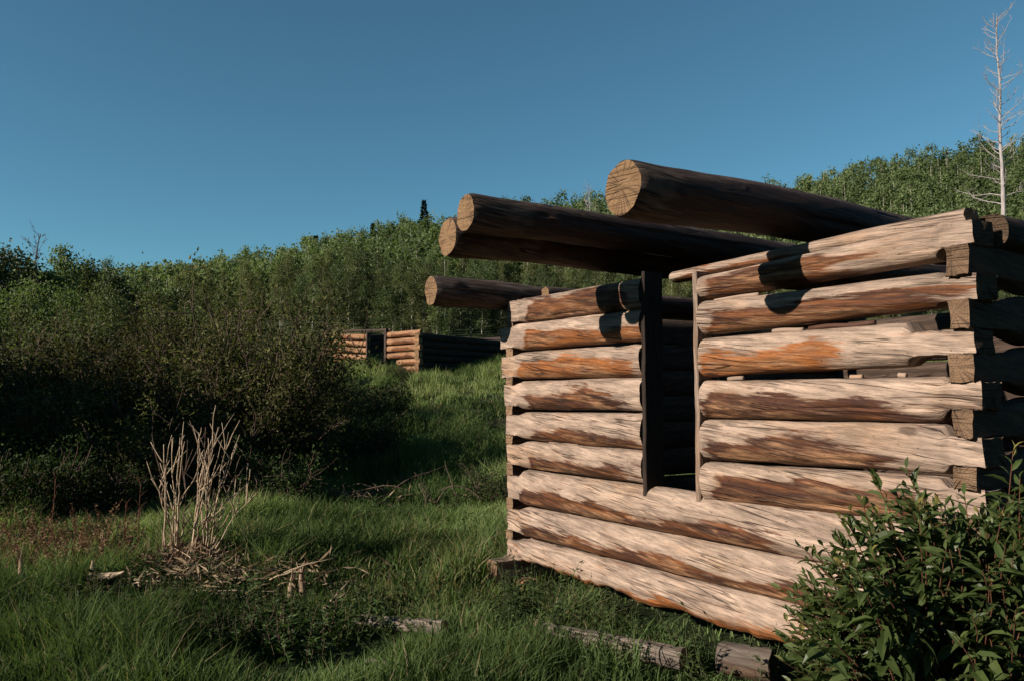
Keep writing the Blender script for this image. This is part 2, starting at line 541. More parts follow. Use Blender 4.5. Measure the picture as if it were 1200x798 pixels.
def log_mesh(name, p0, p1, h0, h1, dep, mat, out=None, seed=0, hew0=None, hew1=None, stain=None, tone=1.0, orange=0.0,
             step=.022, sides=28, rough=1.0, sq=2.6, beam=False, wob=.012, ragged=0.0, lower=None, soft0=.006, soft1=.006, etone=(1.0, 1.0), checks=0):
    """round log from p0 to p1 (axis points); h = heights at the ends, dep = thickness.
    hew0/hew1 = (length, zlow, zhigh, wlow, whigh): the squared tenon at an end, in the log's own frame.
    stain = (x0, x1, upper angle in degrees): the part of the face still unbleached"""
    p0, p1 = np.asarray(p0, float), np.asarray(p1, float)
    L = np.linalg.norm(p1 - p0)
    ax = (p1 - p0) / L
    upv = np.array([0, 0, 1.0])
    w = np.cross(ax, upv)
    w /= np.linalg.norm(w)
    if out is not None and np.dot(w, out) < 0:
        w = -w
    upv = np.cross(w, ax) if np.dot(np.cross(w, ax), [0, 0, 1]) > 0 else np.cross(ax, w)
    n = max(8, int(L / step))
    x = np.linspace(0, L, n)
    hx = list(x)
    for hw, e in ((hew0, 0), (hew1, L)):
        if hw:
            xx = hw[0] if e == 0 else L - hw[0]
            sf = soft0 if e == 0 else soft1
            hx += [xx - sf, xx + sf]
    x = np.array(sorted(hx))
    n = len(x)
    th = np.linspace(-PI, PI, sides, endpoint=False)
    X, TH = np.meshgrid(x, th, indexing='ij')
    t = X / L
    h = h0 + (h1 - h0) * t
    c, s = np.cos(TH), np.sin(TH)
    cx, sx, sz = np.cos(TH) * 1.5 + 9, np.sin(TH) * 1.5 + 9, seed * 3.7
    R = (np.abs(c) ** sq + np.abs(s) ** sq) ** (-1 / sq)
    R = R * (1 + rough * (.12 * (fbm(X * 1.1 + sz, cx, sx, 11) - .5) + .06 * (fbm(X * 5 + sz, cx * 2, sx * 2, 14) - .5)
                          + (.012 if beam else .055) * (vnoise(X * 3 + sz, TH * 9 + 50, 0, 17) - .5)))
    # a few swollen knots
    kr = np.random.default_rng(int(seed * 17 + 5))
    for _ in range(int(L * 1.3)):
        kx, kt = kr.uniform(.1, L - .1), kr.uniform(-PI, PI)
        dt = np.angle(np.exp(1j * (TH - kt)))
        R = R + (.12 if beam else .07) * np.exp(-((X - kx) / .05) ** 2 - (dt / .25) ** 2)
    if checks:    # long drying checks along the face
        for c_ in range(checks):
            tc, xa = kr.uniform(-.9, 1.1) + (0 if kr.random() < .8 else PI), kr.uniform(0, .55) * L
            xb = xa + kr.uniform(.35, .7) * L
            wob_ = .22 * (fbm(X * 1.3 + sz + c_ * 9, 2.0, c_, 49) - .5) + .05 * (fbm(X * 9 + sz, 4.0, c_, 53) - .5)
            dt = np.angle(np.exp(1j * (TH - tc - wob_)))
            R = R - .085 * np.exp(-(dt / .075) ** 2) * sstep(xa, xa + .15, X) * sstep(xb, xb - .2, X)
    if beam:      # chipped rim
        R = R * (1 - .16 * np.clip(fbm(TH * 1.6 + sz, X * 4, 1, 47) - .45, 0, 1) * np.exp(-X / .05) - .05 * np.exp(-X / .012))
    cy = wob * 2 * (fbm(x * .8 + sz, 3.3, 1.7, 21) - .5)
    cz = wob * 2 * (fbm(x * .8 + sz, 7.3, 4.7, 22) - .5)
    a = R * c * dep * .5 + cy[:, None]
    b = R * s * h * .5 + cz[:, None]
    if ragged > 0:     # broken, splintered underside
        rg = ragged * (fbm(X * 3.1 + sz, 2.2, 0, 31) - .35) + .6 * ragged * (fbm(X * 14 + sz, 5, 0, 33) - .5)
        b = np.where(s < -.2, b + rg * np.clip((-s - .2) / .6, 0, 1), b)
    zc = (p0[2] + (p1[2] - p0[2]) * t)
    for hw, e in ((hew0, 0), (hew1, L)):
        if hw:
            ln, z0, z1, w0, w1 = hw
            d = X if e == 0 else L - X
            sf = soft0 if e == 0 else soft1
            k = sstep(ln + sf, ln - sf, d)
            kk = .007 * (vnoise(X * 40 + sz, TH * 3, 2, 35) - .5) * 2
            bc = np.clip(b * 1.25, z0 - zc + kk, z1 - zc + kk)
            ac = np.clip(a * 1.25, w0 + kk, w1 + kk)
            b = b + (bc - b) * k
            a = a + (ac - a) * k
    P = p0 + ax * X[..., None] + w * a[..., None] + upv * b[..., None]
    # saw cuts are never quite square
    tilt0, tilt1 = (kr.random(2) - .5) * .03
    P[0] += ax * (b[0] * tilt0 * 3 + .012 * (vnoise(np.cos(th) * 2 + sz, np.sin(th) * 2, 0, 37) - .5))[:, None]
    P[-1] += ax * (b[-1] * tilt1 * 3 + .012 * (vnoise(np.cos(th) * 2 + sz, np.sin(th) * 2, 3, 37) - .5))[:, None]
    V = P.reshape(-1, 3)
    per = (dep + .5 * (h0 + h1)) * .25
    luv = np.stack([X + .22 * TH * per * 0 + seed * 5.13, TH * per + X * .05, np.full_like(X, seed * 1.7)], -1).reshape(-1, 3)
    deg = np.degrees(TH)
    st = np.zeros_like(X)
    if stain:
        x0, x1, ua = stain[:3]
        ua = ua + 20
        wavy = 30 * (fbm(X * 1.7 + sz, 1.1, 0, 41) - .5) * 2 + 10 * (fbm(X * 6 - TH * 1.2 + sz, TH * 1.5, 0, 43) - .5) * 2
        up_ = sstep(ua + wavy + 26, ua + wavy - 40, deg)
        lo_ = sstep(-112, -100, deg)
        if lower is not None:
            lo_ = sstep(lower - 14, lower + 10, deg + wavy * .4)
        xe = .10 * (fbm(TH * 2, X * 3 + sz, 0, 45) - .5) * 2
        win = sstep(x0 - .06, x0 + .10, X + xe) * sstep(x1 + .28, x1 - .30, X + xe * 2.5)
        st = up_ * lo_ * win
    i = np.arange(n - 1)[:, None] * sides
    j = np.arange(sides)[None, :]
    j2 = (j + 1) % sides
    Q = np.stack([i + j, i + j2, i + sides + j2, i + sides + j], -1).reshape(-1, 4)
    mb = MB()
    mb.add(V, Q, None, luv=luv, stain=st.ravel(), endg=0.0, tone=tone, orange=orange)
    for e, ring in ((0, P[0]), (1, P[-1])):
        cen = ring.mean(0)
        rs = [1, .66, .33]
        Vc, uv = [], []
        for r_ in rs:
            pr_ = cen + (ring - cen) * r_
            if r_ < 1:
                pr_ = pr_ + ax * (.006 * (vnoise(np.cos(th) * 3 * r_ + sz, np.sin(th) * 3 * r_, e * 5, 39) - .5))[:, None]
            Vc.append(pr_)
            q = pr_ - cen
            uv.append(np.stack([q @ w + .013, q @ upv - .01, np.full(sides, seed * 1.7 + e)], -1))
        Vc.append(cen[None])
        uv.append(np.array([[.013, -.01, seed * 1.7 + e]]))
        Vc, uv = np.concatenate(Vc), np.concatenate(uv)
        Qc, Tc = [], []
        for r_ in range(2):
            for k in range(sides):
                k2 = (k + 1) % sides
                f = (r_ * sides + k, r_ * sides + k2, (r_ + 1) * sides + k2, (r_ + 1) * sides + k)
                Qc.append(f if e else f[::-1])
        for k in range(sides):
            f = (2 * sides + k, 2 * sides + (k + 1) % sides, 3 * sides)
            Tc.append(f if e else f[::-1])
        mb.add(Vc, Qc, Tc, luv=uv, stain=0.0, endg=1.0, tone=etone[e], orange=0.0)
    me = mb.mesh(name, mat, smooth=True)
    try:
        me.set_sharp_from_angle(angle=math.radians(42))
    except Exception:
        pass
    return me


g0 = 0.0
CABIN = thing('log_cabin', (C0[0], C0[1], 0), 'roofless ruined log cabin of bleached split logs with long roof beams jutting out', 'log cabin', rz=math.atan2(ES[1], ES[0]))
FR = np.array([0, -1.0, 0])     # outward from the front wall, in the cabin's own frame

HEW = .2
# s0, s1, (zlow, zhigh) left, (zlow, zhigh) right, tenon heights at left and right corner, stain(x0,x1,angle), tone, orange
front = [
    (-.01, 1.765, (2.275, 2.487), (2.256, 2.478), (2.29, 2.47), None, (.34, 1.60, 16), .93, .25),
    (-.13, 1.765, (2.045, 2.275), (2.033, 2.258), (2.062, 2.240), None, (.42, 1.9, -6), 1.05, .55),
    (-.10, 1.76, (1.795, 2.025), (1.780, 2.009), (1.805, 1.985), None, (.30, 1.72, 8), .98, .8),
    (-.06, 1.765, (1.535, 1.779), (1.539, 1.774), (1.560, 1.740), None, (.36, 1.56, -14), 1.08, .1),
    (-.03, 1.765, (1.282, 1.509), (1.268, 1.525), (1.308, 1.478), None, (.36, 1.70, -18), 1.05, .1),
    (-.02, 1.77, (1.026, 1.258), (1.038, 1.272), (1.058, 1.225), None, (.36, 1.56, -20), 1.02, .1),
    (2.325, 4.04, (2.255, 2.405), (2.287, 2.46), None, (2.338, 2.452), (.04, 1.05, 12), 1.0, .3),
    (2.325, 4.05, (2.037, 2.250), (2.062, 2.226), None, (2.083, 2.198), (.05, 1.55, -10), 1.05, .3),
    (2.325, 4.03, (1.768, 2.012), (1.795, 2.002), None, (1.838, 1.951), (.02, 1.02, -6), 1.08, .75),
    (2.325, 4.05, (1.508, 1.743), (1.52, 1.738), None, (1.587, 1.710), (.06, 1.40, -12), 1.1, .1),
    (2.325, 4.05, (1.245, 1.497), (1.285, 1.516), None, (1.331, 1.460), (.06, 1.16, -10), 1.06, .1),
    (2.325, 4.05, (.982, 1.228), (1.05, 1.268), None, (1.10, 1.227), (.08, 1.3, -2), 1.04, .1),
    (-.02, 4.05, (.716, 1.018), (.765, 1.04), (.765, .955), (.865, .998), (.20, 2.9, -30), 1.08, .2),
    (-.02, 4.05, (.452, .70), (.51, .765), (.49, .67), (.64, .762), (.25, 3.3, -26), 1.1, .2),
    (-.02, 4.05, (.235, .425), (.245, .53), (.25, .41), (.40, .538), (.2, 3.9, -50), 1.12, .6),
]
for k, (s0, s1, za, zb, ta, tb, st, tone, org) in enumerate(front):
    ca, cb = sum(za) / 2, sum(zb) / 2
    full = s1 - s0 > 3
    dep = .215 if not full else .235
    h0_ = (0.23 if False else HEW, ta[0], ta[1], -.085, .092) if ta else None
    h1_ = ((.165 if k != 8 else .30) + .008 * (k % 3), tb[0], tb[1], -.085, .088) if tb else None
    me = log_mesh('wall_log', (s0, dep / 2, ca), (s1, dep / 2, cb), za[1] - za[0], zb[1] - zb[0], dep, M_WALL, FR, seed=k + 1,
                  hew0=h0_, hew1=h1_, stain=st, tone=tone * .97, orange=org, ragged=.05 if k == 14 else 0.0,
                  lower=-78 if k in (3, 4, 7, 11) else None, etone=(.9, .34), checks=3 if full else 2, sides=64, soft0=.03 + .02 * (k % 3), soft1=.02 if k == 8 else .018 + .012 * (k % 2))  # right end faces toned down: shade away from the sun, set as colour
    link('wall_log', me, CABIN)

# corner: the side walls' logs, half a course lower, with squared tenons that reach the front face
side_r = [(2.199, 2.336), (1.953, 2.081), (1.712, 1.836), (1.462, 1.585), (1.229, 1.329), (1.0, 1.098), (.763, .863), (.54, .638), (.29, .40)]
side_l = [(2.242, 2.288), (1.987, 2.060), (1.742, 1.803), (1.480, 1.558), (1.227, 1.306), (.957, 1.056), (.672, .763), (.412, .488), (.09, .248)]
DEEP = 4.6
for k, (zl, zh) in enumerate(side_r):
    cz = (zl + zh) / 2
    w0 = -.055 + .012 * math.sin(k * 2.3)
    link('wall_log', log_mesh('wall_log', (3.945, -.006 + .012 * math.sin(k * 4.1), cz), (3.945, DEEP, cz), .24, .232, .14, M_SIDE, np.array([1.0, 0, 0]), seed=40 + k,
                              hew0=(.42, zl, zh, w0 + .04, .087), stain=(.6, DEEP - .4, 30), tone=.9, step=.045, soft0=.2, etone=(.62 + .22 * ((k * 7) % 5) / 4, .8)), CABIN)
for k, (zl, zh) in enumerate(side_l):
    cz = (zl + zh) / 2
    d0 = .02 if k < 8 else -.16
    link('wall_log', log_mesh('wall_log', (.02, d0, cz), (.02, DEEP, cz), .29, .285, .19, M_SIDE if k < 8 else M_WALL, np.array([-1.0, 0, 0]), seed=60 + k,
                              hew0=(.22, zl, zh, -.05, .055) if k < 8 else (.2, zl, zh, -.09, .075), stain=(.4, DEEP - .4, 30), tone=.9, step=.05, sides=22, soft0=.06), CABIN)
# top course of the right wall behind the corner, then the back wall
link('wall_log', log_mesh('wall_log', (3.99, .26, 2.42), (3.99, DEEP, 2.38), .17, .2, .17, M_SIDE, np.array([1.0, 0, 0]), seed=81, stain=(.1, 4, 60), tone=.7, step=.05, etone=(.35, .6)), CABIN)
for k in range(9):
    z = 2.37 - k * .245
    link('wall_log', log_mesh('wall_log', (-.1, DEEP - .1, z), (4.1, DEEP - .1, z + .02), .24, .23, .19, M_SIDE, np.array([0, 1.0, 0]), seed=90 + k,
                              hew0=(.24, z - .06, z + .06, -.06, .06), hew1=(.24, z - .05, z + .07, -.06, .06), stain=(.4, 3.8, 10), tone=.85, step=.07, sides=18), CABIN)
# thin header pole over the opening
link('header_pole', log_mesh('header_pole', (1.96, .17, 2.452), (3.97, .15, 2.487), .075, .085, .13, M_WALL, FR, seed=101, stain=(.0, .9, -30), tone=.98, orange=.4, wob=.01), CABIN)


def board_mesh(name, lo, hi, mat, seed, axis=2, jag=.004, tone=.9):
    """sawn board: boxy sweep along axis with slightly uneven edges"""
    lo, hi = np.array(lo, float), np.array(hi, float)
    L = hi[axis] - lo[axis]
    n = max(6, int(L / .04))
    oth = [a for a in range(3) if a != axis]
    x = np.linspace(0, L, n)
    w_, d_ = hi[oth[0]] - lo[oth[0]], hi[oth[1]] - lo[oth[1]]
    bev = .004
    prof = np.array([(bev, 0), (w_ - bev, 0), (w_, bev), (w_, d_ - bev), (w_ - bev, d_), (bev, d_), (0, d_ - bev), (0, bev)])
    m_ = len(prof)
    P = np.zeros((n, m_, 3))
    P[..., axis] = lo[axis] + x[:, None]
    P[..., oth[0]] = lo[oth[0]] + prof[None, :, 0] + jag * (fbm(x[:, None] * 6 + seed, prof[None, :, 1] * 9, seed, 51) - .5) * 2
    P[..., oth[1]] = lo[oth[1]] + prof[None, :, 1] + jag * (fbm(x[:, None] * 6 + seed, prof[None, :, 0] * 9 + 5, seed, 52) - .5) * 2
    i = np.arange(n - 1)[:, None] * m_
    j = np.arange(m_)[None, :]
    j2 = (j + 1) % m_
    Q = np.stack([i + j, i + j2, i + m_ + j2, i + m_ + j], -1).reshape(-1, 4)
    per = np.concatenate([[0], np.cumsum(np.linalg.norm(np.diff(prof, axis=0), axis=1))])
    luv = np.stack([np.broadcast_to(x[:, None] + seed * 3.1, (n, m_)), np.broadcast_to(per[None], (n, m_)), np.full((n, m_), seed)], -1).reshape(-1, 3)
    mb = MB()
    mb.add(P.reshape(-1, 3), Q, None, luv=luv, stain=.12, endg=0.0, tone=tone, orange=0.0)
    for r_ in (0, n - 1):
        cen = P[r_].mean(0)
        T = [(k, (k + 1) % m_, m_) for k in range(m_)]
        vv = np.concatenate([P[r_], cen[None]])
        mb.add(vv, None, T, luv=np.concatenate([prof - prof.mean(0), [[0, 0]]]).repeat(1, 0) @ np.array([[1, 0, 0], [0, 1, 0]]), stain=0.0, endg=1.0, tone=1.0, orange=0.0)
    return mb.mesh(name, mat, smooth=False)


link('window_jamb', board_mesh('window_jamb', (1.775, .012, .965), (1.812, .18, 2.505), M_SIDE, 3, tone=.32), CABIN)  # low tone paints in the shade on this jamb's inner face
link('window_jamb', board_mesh('window_jamb', (2.272, .016, .972), (2.312, .215, 2.44), M_WALL, 4, tone=.8), CABIN)
# splints of chinking driven into the gaps between the right-hand logs
for k, (sa, sb, z) in enumerate([(2.4, 2.75, 2.25), (3.1, 3.5, 2.02), (2.85, 3.06, 2.018), (.55, .95, 1.272), (3.35, 3.42, 1.75), (3.62, 3.66, 1.752), (2.5, 2.62, 1.752)]):
    mb = MB()
    xx = np.linspace(sa, sb, 8)
    pts = np.stack([xx, np.full(8, .085), z + .004 * np.sin(xx * 20)], -1)
    tube(mb, pts, .014, 6, luv=np.zeros((8 * 6 + 2, 3)) + [k, .2, 1], stain=0.0, endg=0.0, tone=.95, orange=0.0)
    link('chinking_splint', mb.mesh('chinking_splint', M_WALL, True), CABIN)

# roof beams, laid front to back and jutting out over the front wall
beams = [
    (2.9, -1.075, 4.9, 2.697, .30, .25), (1.6, -1.278, 4.9, 2.797, .245, .22), (1.36, -1.27, 4.9, 2.692, .268, .235),
    (-.12, -.68, 4.8, 2.529, .258, .235), (.17, .30, 4.8, 2.54, .12, .14),
]
for k, (s, d0, d1, z, dia0, dia1) in enumerate(beams):
    me = log_mesh('roof_beam', (s, d0, z), (s + .02, d1, z - (.0 if k else .02)), dia0, dia1, dia0 * .98, M_BEAM, np.array([1.0, 0, 0]), seed=120 + k,
                  stain=(.25 + .2 * k, d1 - d0 - .2, 28), tone=1.0, orange=.12, step=.03, sides=64, checks=4, sq=2.0, rough=.95, wob=.035, beam=True)
    link('roof_beam', me, CABIN)
# the block the left corner stands on
link('corner_post', log_mesh('corner_post', (.19, .03, -.12), (.19, .03, .125), .001, .001, .001, M_OLDLOG) if False else
     board_mesh('corner_post', (.10, .0, -.15), (.27, .16, .10), M_FAR, 9, jag=.012, tone=.9), CABIN)
link('corner_post', board_mesh('corner_post', (3.85, .02, -.25), (4.05, .2, .29), M_FAR, 10, jag=.012, tone=.7), CABIN)
link('corner_post', board_mesh('corner_post', (3.85, 4.35, -.2), (4.05, 4.55, .3), M_FAR, 11, jag=.012, tone=.7), CABIN)
link('corner_post', board_mesh('corner_post', (-.05, 4.35, -.2), (.15, 4.55, .1), M_FAR, 12, jag=.012, tone=.7), CABIN)

# ------------------------------------------------------------------ far ruin on the slope
AZ2 = math.radians(-55)
ES2 = np.array([-math.sin(AZ2), -math.cos(AZ2)])
VV2 = np.array([math.cos(AZ2), -math.sin(AZ2)])
FCY = 29.0
fc = at(488, 439, FCY)
FARC = thing('log_cabin', (fc[0], fc[1], terrain(fc[0], fc[1])), 'small distant log ruin with orange lit front on the grassy slope', 'log cabin', rz=math.atan2(ES2[1], ES2[0]))
fz0 = 0.10
hh = .262
for k in range(6):
    z = fz0 + hh * (k + .5)
    s0 = -1.5 if k > 1 else -1.0
    link('wall_log', log_mesh('wall_log', (s0, .1, z), (.14 if k % 2 else .1, .1, z + .02), .22, .235, .2, M_FAR, FR, seed=200 + k, stain=(.2, 1.2, -20), tone=.95 + .1 * (k % 2), step=.08, sides=16), FARC)
    sag = .14
    link('wall_log', log_mesh('wall_log', (-4.95, .1, z + sag * .9 - .0), (-2.6, .1, z - .02), .215, .21, .2, M_FAR, FR, seed=210 + k, stain=(.2, 1.6, -20), tone=.95 + .1 * ((k + 1) % 2), step=.08, sides=16), FARC)
    link('wall_log', log_mesh('wall_log', (.0, .0, z - .11), (.0, 6.2, z - .10), .262, .262, .2, M_BEAM, np.array([1.0, 0, 0]), seed=220 + k, tone=.28, step=.15, sides=14), FARC)  # side wall turned from the sun; its shade is put into the dark tone
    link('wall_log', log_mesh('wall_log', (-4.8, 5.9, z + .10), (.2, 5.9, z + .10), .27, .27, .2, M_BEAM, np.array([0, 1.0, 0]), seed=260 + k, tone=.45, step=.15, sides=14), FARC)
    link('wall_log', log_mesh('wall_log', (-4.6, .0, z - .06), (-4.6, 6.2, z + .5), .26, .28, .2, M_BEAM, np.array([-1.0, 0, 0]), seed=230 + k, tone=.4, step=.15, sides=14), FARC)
link('door_jamb', board_mesh('door_jamb', (-1.62, -.02, 0), (-1.53, .2, fz0 + hh * 6 + .12), M_BEAM, 5), FARC)
link('door_jamb', board_mesh('door_jamb', (-2.6, -.0, 0), (-2.54, .2, fz0 + hh * 6 + .0), M_BEAM, 6), FARC)
link('roof_beam', log_mesh('roof_beam', (-4.7, .1, fz0 + hh * 6 + .16), (-1.4, .12, fz0 + hh * 6 + .06), .09, .1, .1, M_BEAM, FR, seed=250, tone=.8, step=.1, sides=12), FARC)

# ------------------------------------------------------------------ logs lying in the grass
def lying_log(name, a, b, dia0, dia1, label, cat, seed, mat=M_OLDLOG, group=None, **kw):
    a, b = np.array(a, float), np.array(b, float)
    c = (a + b) / 2
    me = log_mesh(name, a - c, b - c, dia0, dia1, (dia0 + dia1) / 2, mat, None, seed=seed, **kw)
    o = link(name, me)
    o.location = c
    return tag(o, label, cat, group)


def gz(x, y, dz=0.0):
    return (x, y, float(terrain(x, y)) + dz)


lying_log('fallen_log', gz(.22, 5.46, .08), gz(1.02, 4.83, .10), .11, .13, 'weathered grey pole lying in the grass under the cabin wall', 'log', 301, step=.03)
lying_log('fallen_log', gz(-1.1, 5.82, .05), gz(-.45, 5.42, .10), .08, .095, 'short pale log half sunk in the grass left of the cabin', 'log', 302, step=.03)
lying_log('log_stub', gz(1.24, 4.86, .095), gz(1.50, 4.68, .095), .18, .19, 'short sawn log stub on the ground under the wall bottom', 'log', 303, step=.02, stain=(0, .4, -10), tone=.72, etone=(.6, .35))
lying_log('fallen_log', gz(-.9, 5.05, .0), gz(-.2, 4.85, .0), .08, .08, 'buried rotten log just showing at the bottom edge of the meadow', 'log', 304, step=.04)

# ------------------------------------------------------------------ grass
def seg_dist(x, y, a, b):
    ax, ay, bx, by = a[0], a[1], b[0], b[1]
    t = np.clip(((x - ax) * (bx - ax) + (y - ay) * (by - ay)) / ((bx - ax) ** 2 + (by - ay) ** 2), 0, 1)
    return np.hypot(x - ax - t * (bx - ax), y - ay - t * (by - ay))


def grass(name, y0, y1, n, hmin, hmax, wid, mat, seed, straw=.045, xlim=.74):
    r = np.random.default_rng(seed)
    y = np.sqrt(r.random(n) * (y1 ** 2 - y0 ** 2) + y0 ** 2)
    x = (r.random(n) * 2 - 1) * xlim * y
    # tufts: pull roots together
    cl = fbm(x * 2.3, y * 2.3, 0, 61, 2)
    keep = r.random(n) < sstep(.25, .55, cl) * .75 + .25
    q = np.stack([x, y], 1) - C0
    s_, d_ = q @ ES, q @ VV
    inside = (s_ > -.02) & (s_ < 4.1) & (d_ > .12) & (d_ < 4.5)
    keep &= ~(inside & (r.random(n) < .9))
    q2 = np.stack([x, y], 1) - fc[:2]
    s2, d2 = q2 @ ES2, q2 @ VV2
    keep &= ~((s2 > -4.8) & (s2 < .1) & (d2 > -.05) & (d2 < 6.2))
    x, y, cl, inside, s_, d_ = [a[keep] for a in (x, y, cl, inside, s_, d_)]
    n = len(x)
    big = fbm(x * .8, y * .8, 0, 63, 3)
    h = (hmin + (hmax - hmin) * sstep(.3, .72, big)) * (.55 + .75 * r.random(n))
    h *= .55 + .85 * sstep(.3, .65, cl)
    # lusher at the foot of the front wall
    foot = np.exp(-((d_ + .25) / .35) ** 2) * ((s_ > -.3) & (s_ < 4.3))
    h *= (1 + .25 * foot) * (1 - .5 * ((s_ > 1.9) & (s_ < 4.5) & (d_ > -.55) & (d_ < .15)))
    h[inside] *= .5
    for a, b, lo_, ra in (((.22, 5.46), (1.02, 4.83), .22, .26), ((-.95, 5.6), (-.42, 5.3), .55, .2), ((1.24, 4.86), (1.50, 4.68), .2, .3)):
        sd = seg_dist(x, y + .06, a, b)
        m = sstep(ra * .3, ra, sd)
        h *= lo_ + (1 - lo_) * m
    dryz = sstep(170, 90, 600 + FPX * x / y) * sstep(6.6, 7.2, y) * sstep(10.2, 9.2, y)
    h *= 1 - .45 * dryz
    for cx_, cy_, rr_ in ((-2.72, 6.75, .75), (.0, 6.35, .8), (-2.2, 6.35, .25)):
        h *= .3 + .7 * sstep(rr_ * .4, rr_, np.hypot(x - cx_, y - cy_))
    z = terrain(x, y) - .01
    wind = .8 * (fbm(x * 1.1, y * 1.1, 0, 66, 2) - .5) * 2 * PI
    la = wind + r.normal(size=n) * 1.9
    lean = h * (.15 + .75 * r.random(n))
    w = wid * (.6 + .8 * r.random(n))
    fa = r.random(n) * 2 * PI
    rx, ry = np.cos(fa) * w, np.sin(fa) * w
    dx, dy = np.cos(la) * lean, np.sin(la) * lean
    root = np.stack([x, y, z], 1)
    side = np.stack([rx, ry, np.zeros(n)], 1)
    m1 = root + np.stack([dx * .28, dy * .28, h * .55], 1)
    tip = root + np.stack([dx, dy, h * (1 - .25 * (lean / h) ** 2)], 1)
    V = np.stack([root - side, root + side, m1 - side * .8, m1 + side * .8, tip], 1).reshape(-1, 3)
    k = np.arange(n)[:, None] * 5
    Q = k + np.array([[0, 1, 3, 2]])
    T = k + np.array([[2, 3, 4]])
    tint = np.clip(-.12 + .75 * sstep(.3, .7, fbm(x * .5, y * .5, 0, 69, 3)) + .3 * fbm(x * 3, y * 3, 0, 70, 2) + .3 * (r.random(n) - .3), 0, .9)
    st = r.random(n) < (straw + .035 * dryz) * (1 + 5 * sstep(.55, .75, fbm(x * .5, y * .5, 3, 71)))
    tint[st] = .93 + .07 * r.random(st.sum())
    me = mesh_from(name, V, Q, T, {'tint': ('FLOAT', np.repeat(tint, 5))}, smooth=True, mat=mat)
    tag(link(name, me), 'tall green meadow grass growing round the cabin and up the slope', 'grass', kind='stuff')


mats = M_GRASS
grass('grass', 3.0, 6.5, 60000, .10, .30, .0045, mats, 1)
grass('grass', 6.5, 11.0, 90000, .12, .34, .0065, mats, 2)
grass('grass', 11.0, 18.0, 110000, .12, .40, .008, mats, 3)
grass('grass', 18.0, 33.0, 170000, .10, .38, .012, mats, 4, straw=.02)


# ------------------------------------------------------------------ trees
def branch_path(r, p, d, L, n=6, up=.25, wig=.12):
    pts = [np.array(p, float)]
    d = np.array(d, float)
    for _ in range(n - 1):
        d = d + r.normal(size=3) * wig + np.array([0, 0, up / n])
        d /= np.linalg.norm(d)
        pts.append(pts[-1] + d * L / (n - 1))
    return np.array(pts)


def tree_parts(seed, H=6.0, wid=1.15, low=.22, nleaf=1300, lsize=.2, limbs=16, tr=.065, shape='aspen'):
    r = np.random.default_rng(seed)
    trunk = MB()
    n = 9
    zz = np.linspace(-.3, H * .96, n)
    pts = np.stack([np.cumsum(r.normal(size=n) * .05), np.cumsum(r.normal(size=n) * .05), zz], 1)
    pts[:2, :2] = pts[:2, :2] * .2
    tube(trunk, pts, np.linspace(tr, tr * .2, n), 7)
    cl, cw = [], []
    for k in range(limbs):
        f = low + (.97 - low) * (k + r.random()) / limbs
        p = np.array([np.interp(f * H, zz, pts[:, 0]), np.interp(f * H, zz, pts[:, 1]), f * H])
        g = (f - low) / (1 - low)
        env = wid * (1 - max(0, g - .25) ** 1.5 * 1.25) * (.55 + .45 * min(1, g / .25))
        a = r.random() * 2 * PI
        L = max(.18, env * (.55 + .6 * r.random()))
        bp = branch_path(r, p, (math.cos(a), math.sin(a), .35 + .5 * r.random()), L, 5, .3)
        tube(trunk, bp, np.linspace(tr * .32 * (1 - .6 * f), .006, 5), 4, cap=False)
        for q in (1.0, .62, .35):
            c = bp[0] + (bp[-1] - bp[0]) * q + r.normal(size=3) * .12
            cl.append(c)
            cw.append(.12 + .2 * r.random())
    cl.append(np.array([pts[-1, 0], pts[-1, 1], H * .97]))
    cw.append(.16)
    cl, cw = np.array(cl), np.array(cw)
    pick = r.choice(len(cl), nleaf, p=(cw ** 1.5) / (cw ** 1.5).sum())
    P = cl[pick] + r.normal(size=(nleaf, 3)) * cw[pick][:, None] * np.array([1, 1, .85])
    tint = np.clip(r.normal(.5, .2, nleaf) + (r.random(len(cl)) * .5 - .25)[pick], 0, 1)
    D = r.normal(size=(nleaf, 3)) + np.array([0, 0, -.3])
    crown = MB()
    leaves(crown, P, D, lsize * (.6 + .8 * r.random(nleaf)), .8, .12, r, tint)
    return trunk, crown


def make_tree(name, loc, label, cat, group, bark, leafm, scale=1.0, rz=0.0, **kw):
    tk, cr = tree_parts(**kw)
    t = thing(name, loc, label, cat, group, rz)
    t.scale = (scale,) * 3
    link('trunk', tk.mesh('trunk', bark, True), t)
    link('crown', cr.mesh('crown', leafm), t)
    return t


r = np.random.default_rng(42)
protos = []
specs = [(6.0, 1.2, .08), (6.6, 1.05, .12), (4.6, 1.25, .04), (7.2, 1.2, .22), (5.4, 1.0, .06), (6.3, 1.3, .10)]
hill = []
yy = 31.0
rows = []
while yy < 110:
    sp = 1.35 + .95 * (yy - 31) / 75
    rows.append((yy, sp))
    yy += sp
for yy, sp in rows:
    for xx in np.arange(-.84 * yy - 3, .84 * yy + 3, sp):
        x = xx + r.uniform(-.4, .4) * sp
        y = yy + r.uniform(-.4, .4) * sp
        px = 600 + FPX * x / y
        start = np.interp(px, [0, 250, 370, 420, 510, 560, 700, 950, 1200], [44, 45, 40, 36, 36, 38, 39, 38, 37])
        if y < start + 2.0 * math.sin(x * .7):
            continue
        if fbm(x * .12, y * .12, 0, 77, 2) < .27 and y < 90:
            continue
        # the bare grassy shoulder on the left skyline
        if ((x + 42) / 7) ** 2 + ((y - 92) / 12) ** 2 < 1:
            continue
        hill.append((x, y))
hill.sort(key=lambda p: math.hypot(*p))
inview = [p for p in hill if abs(p[0]) / p[1] < .67]
near = inview[:292]
near_set = set(near)
rest = [p for p in hill if p not in near_set]


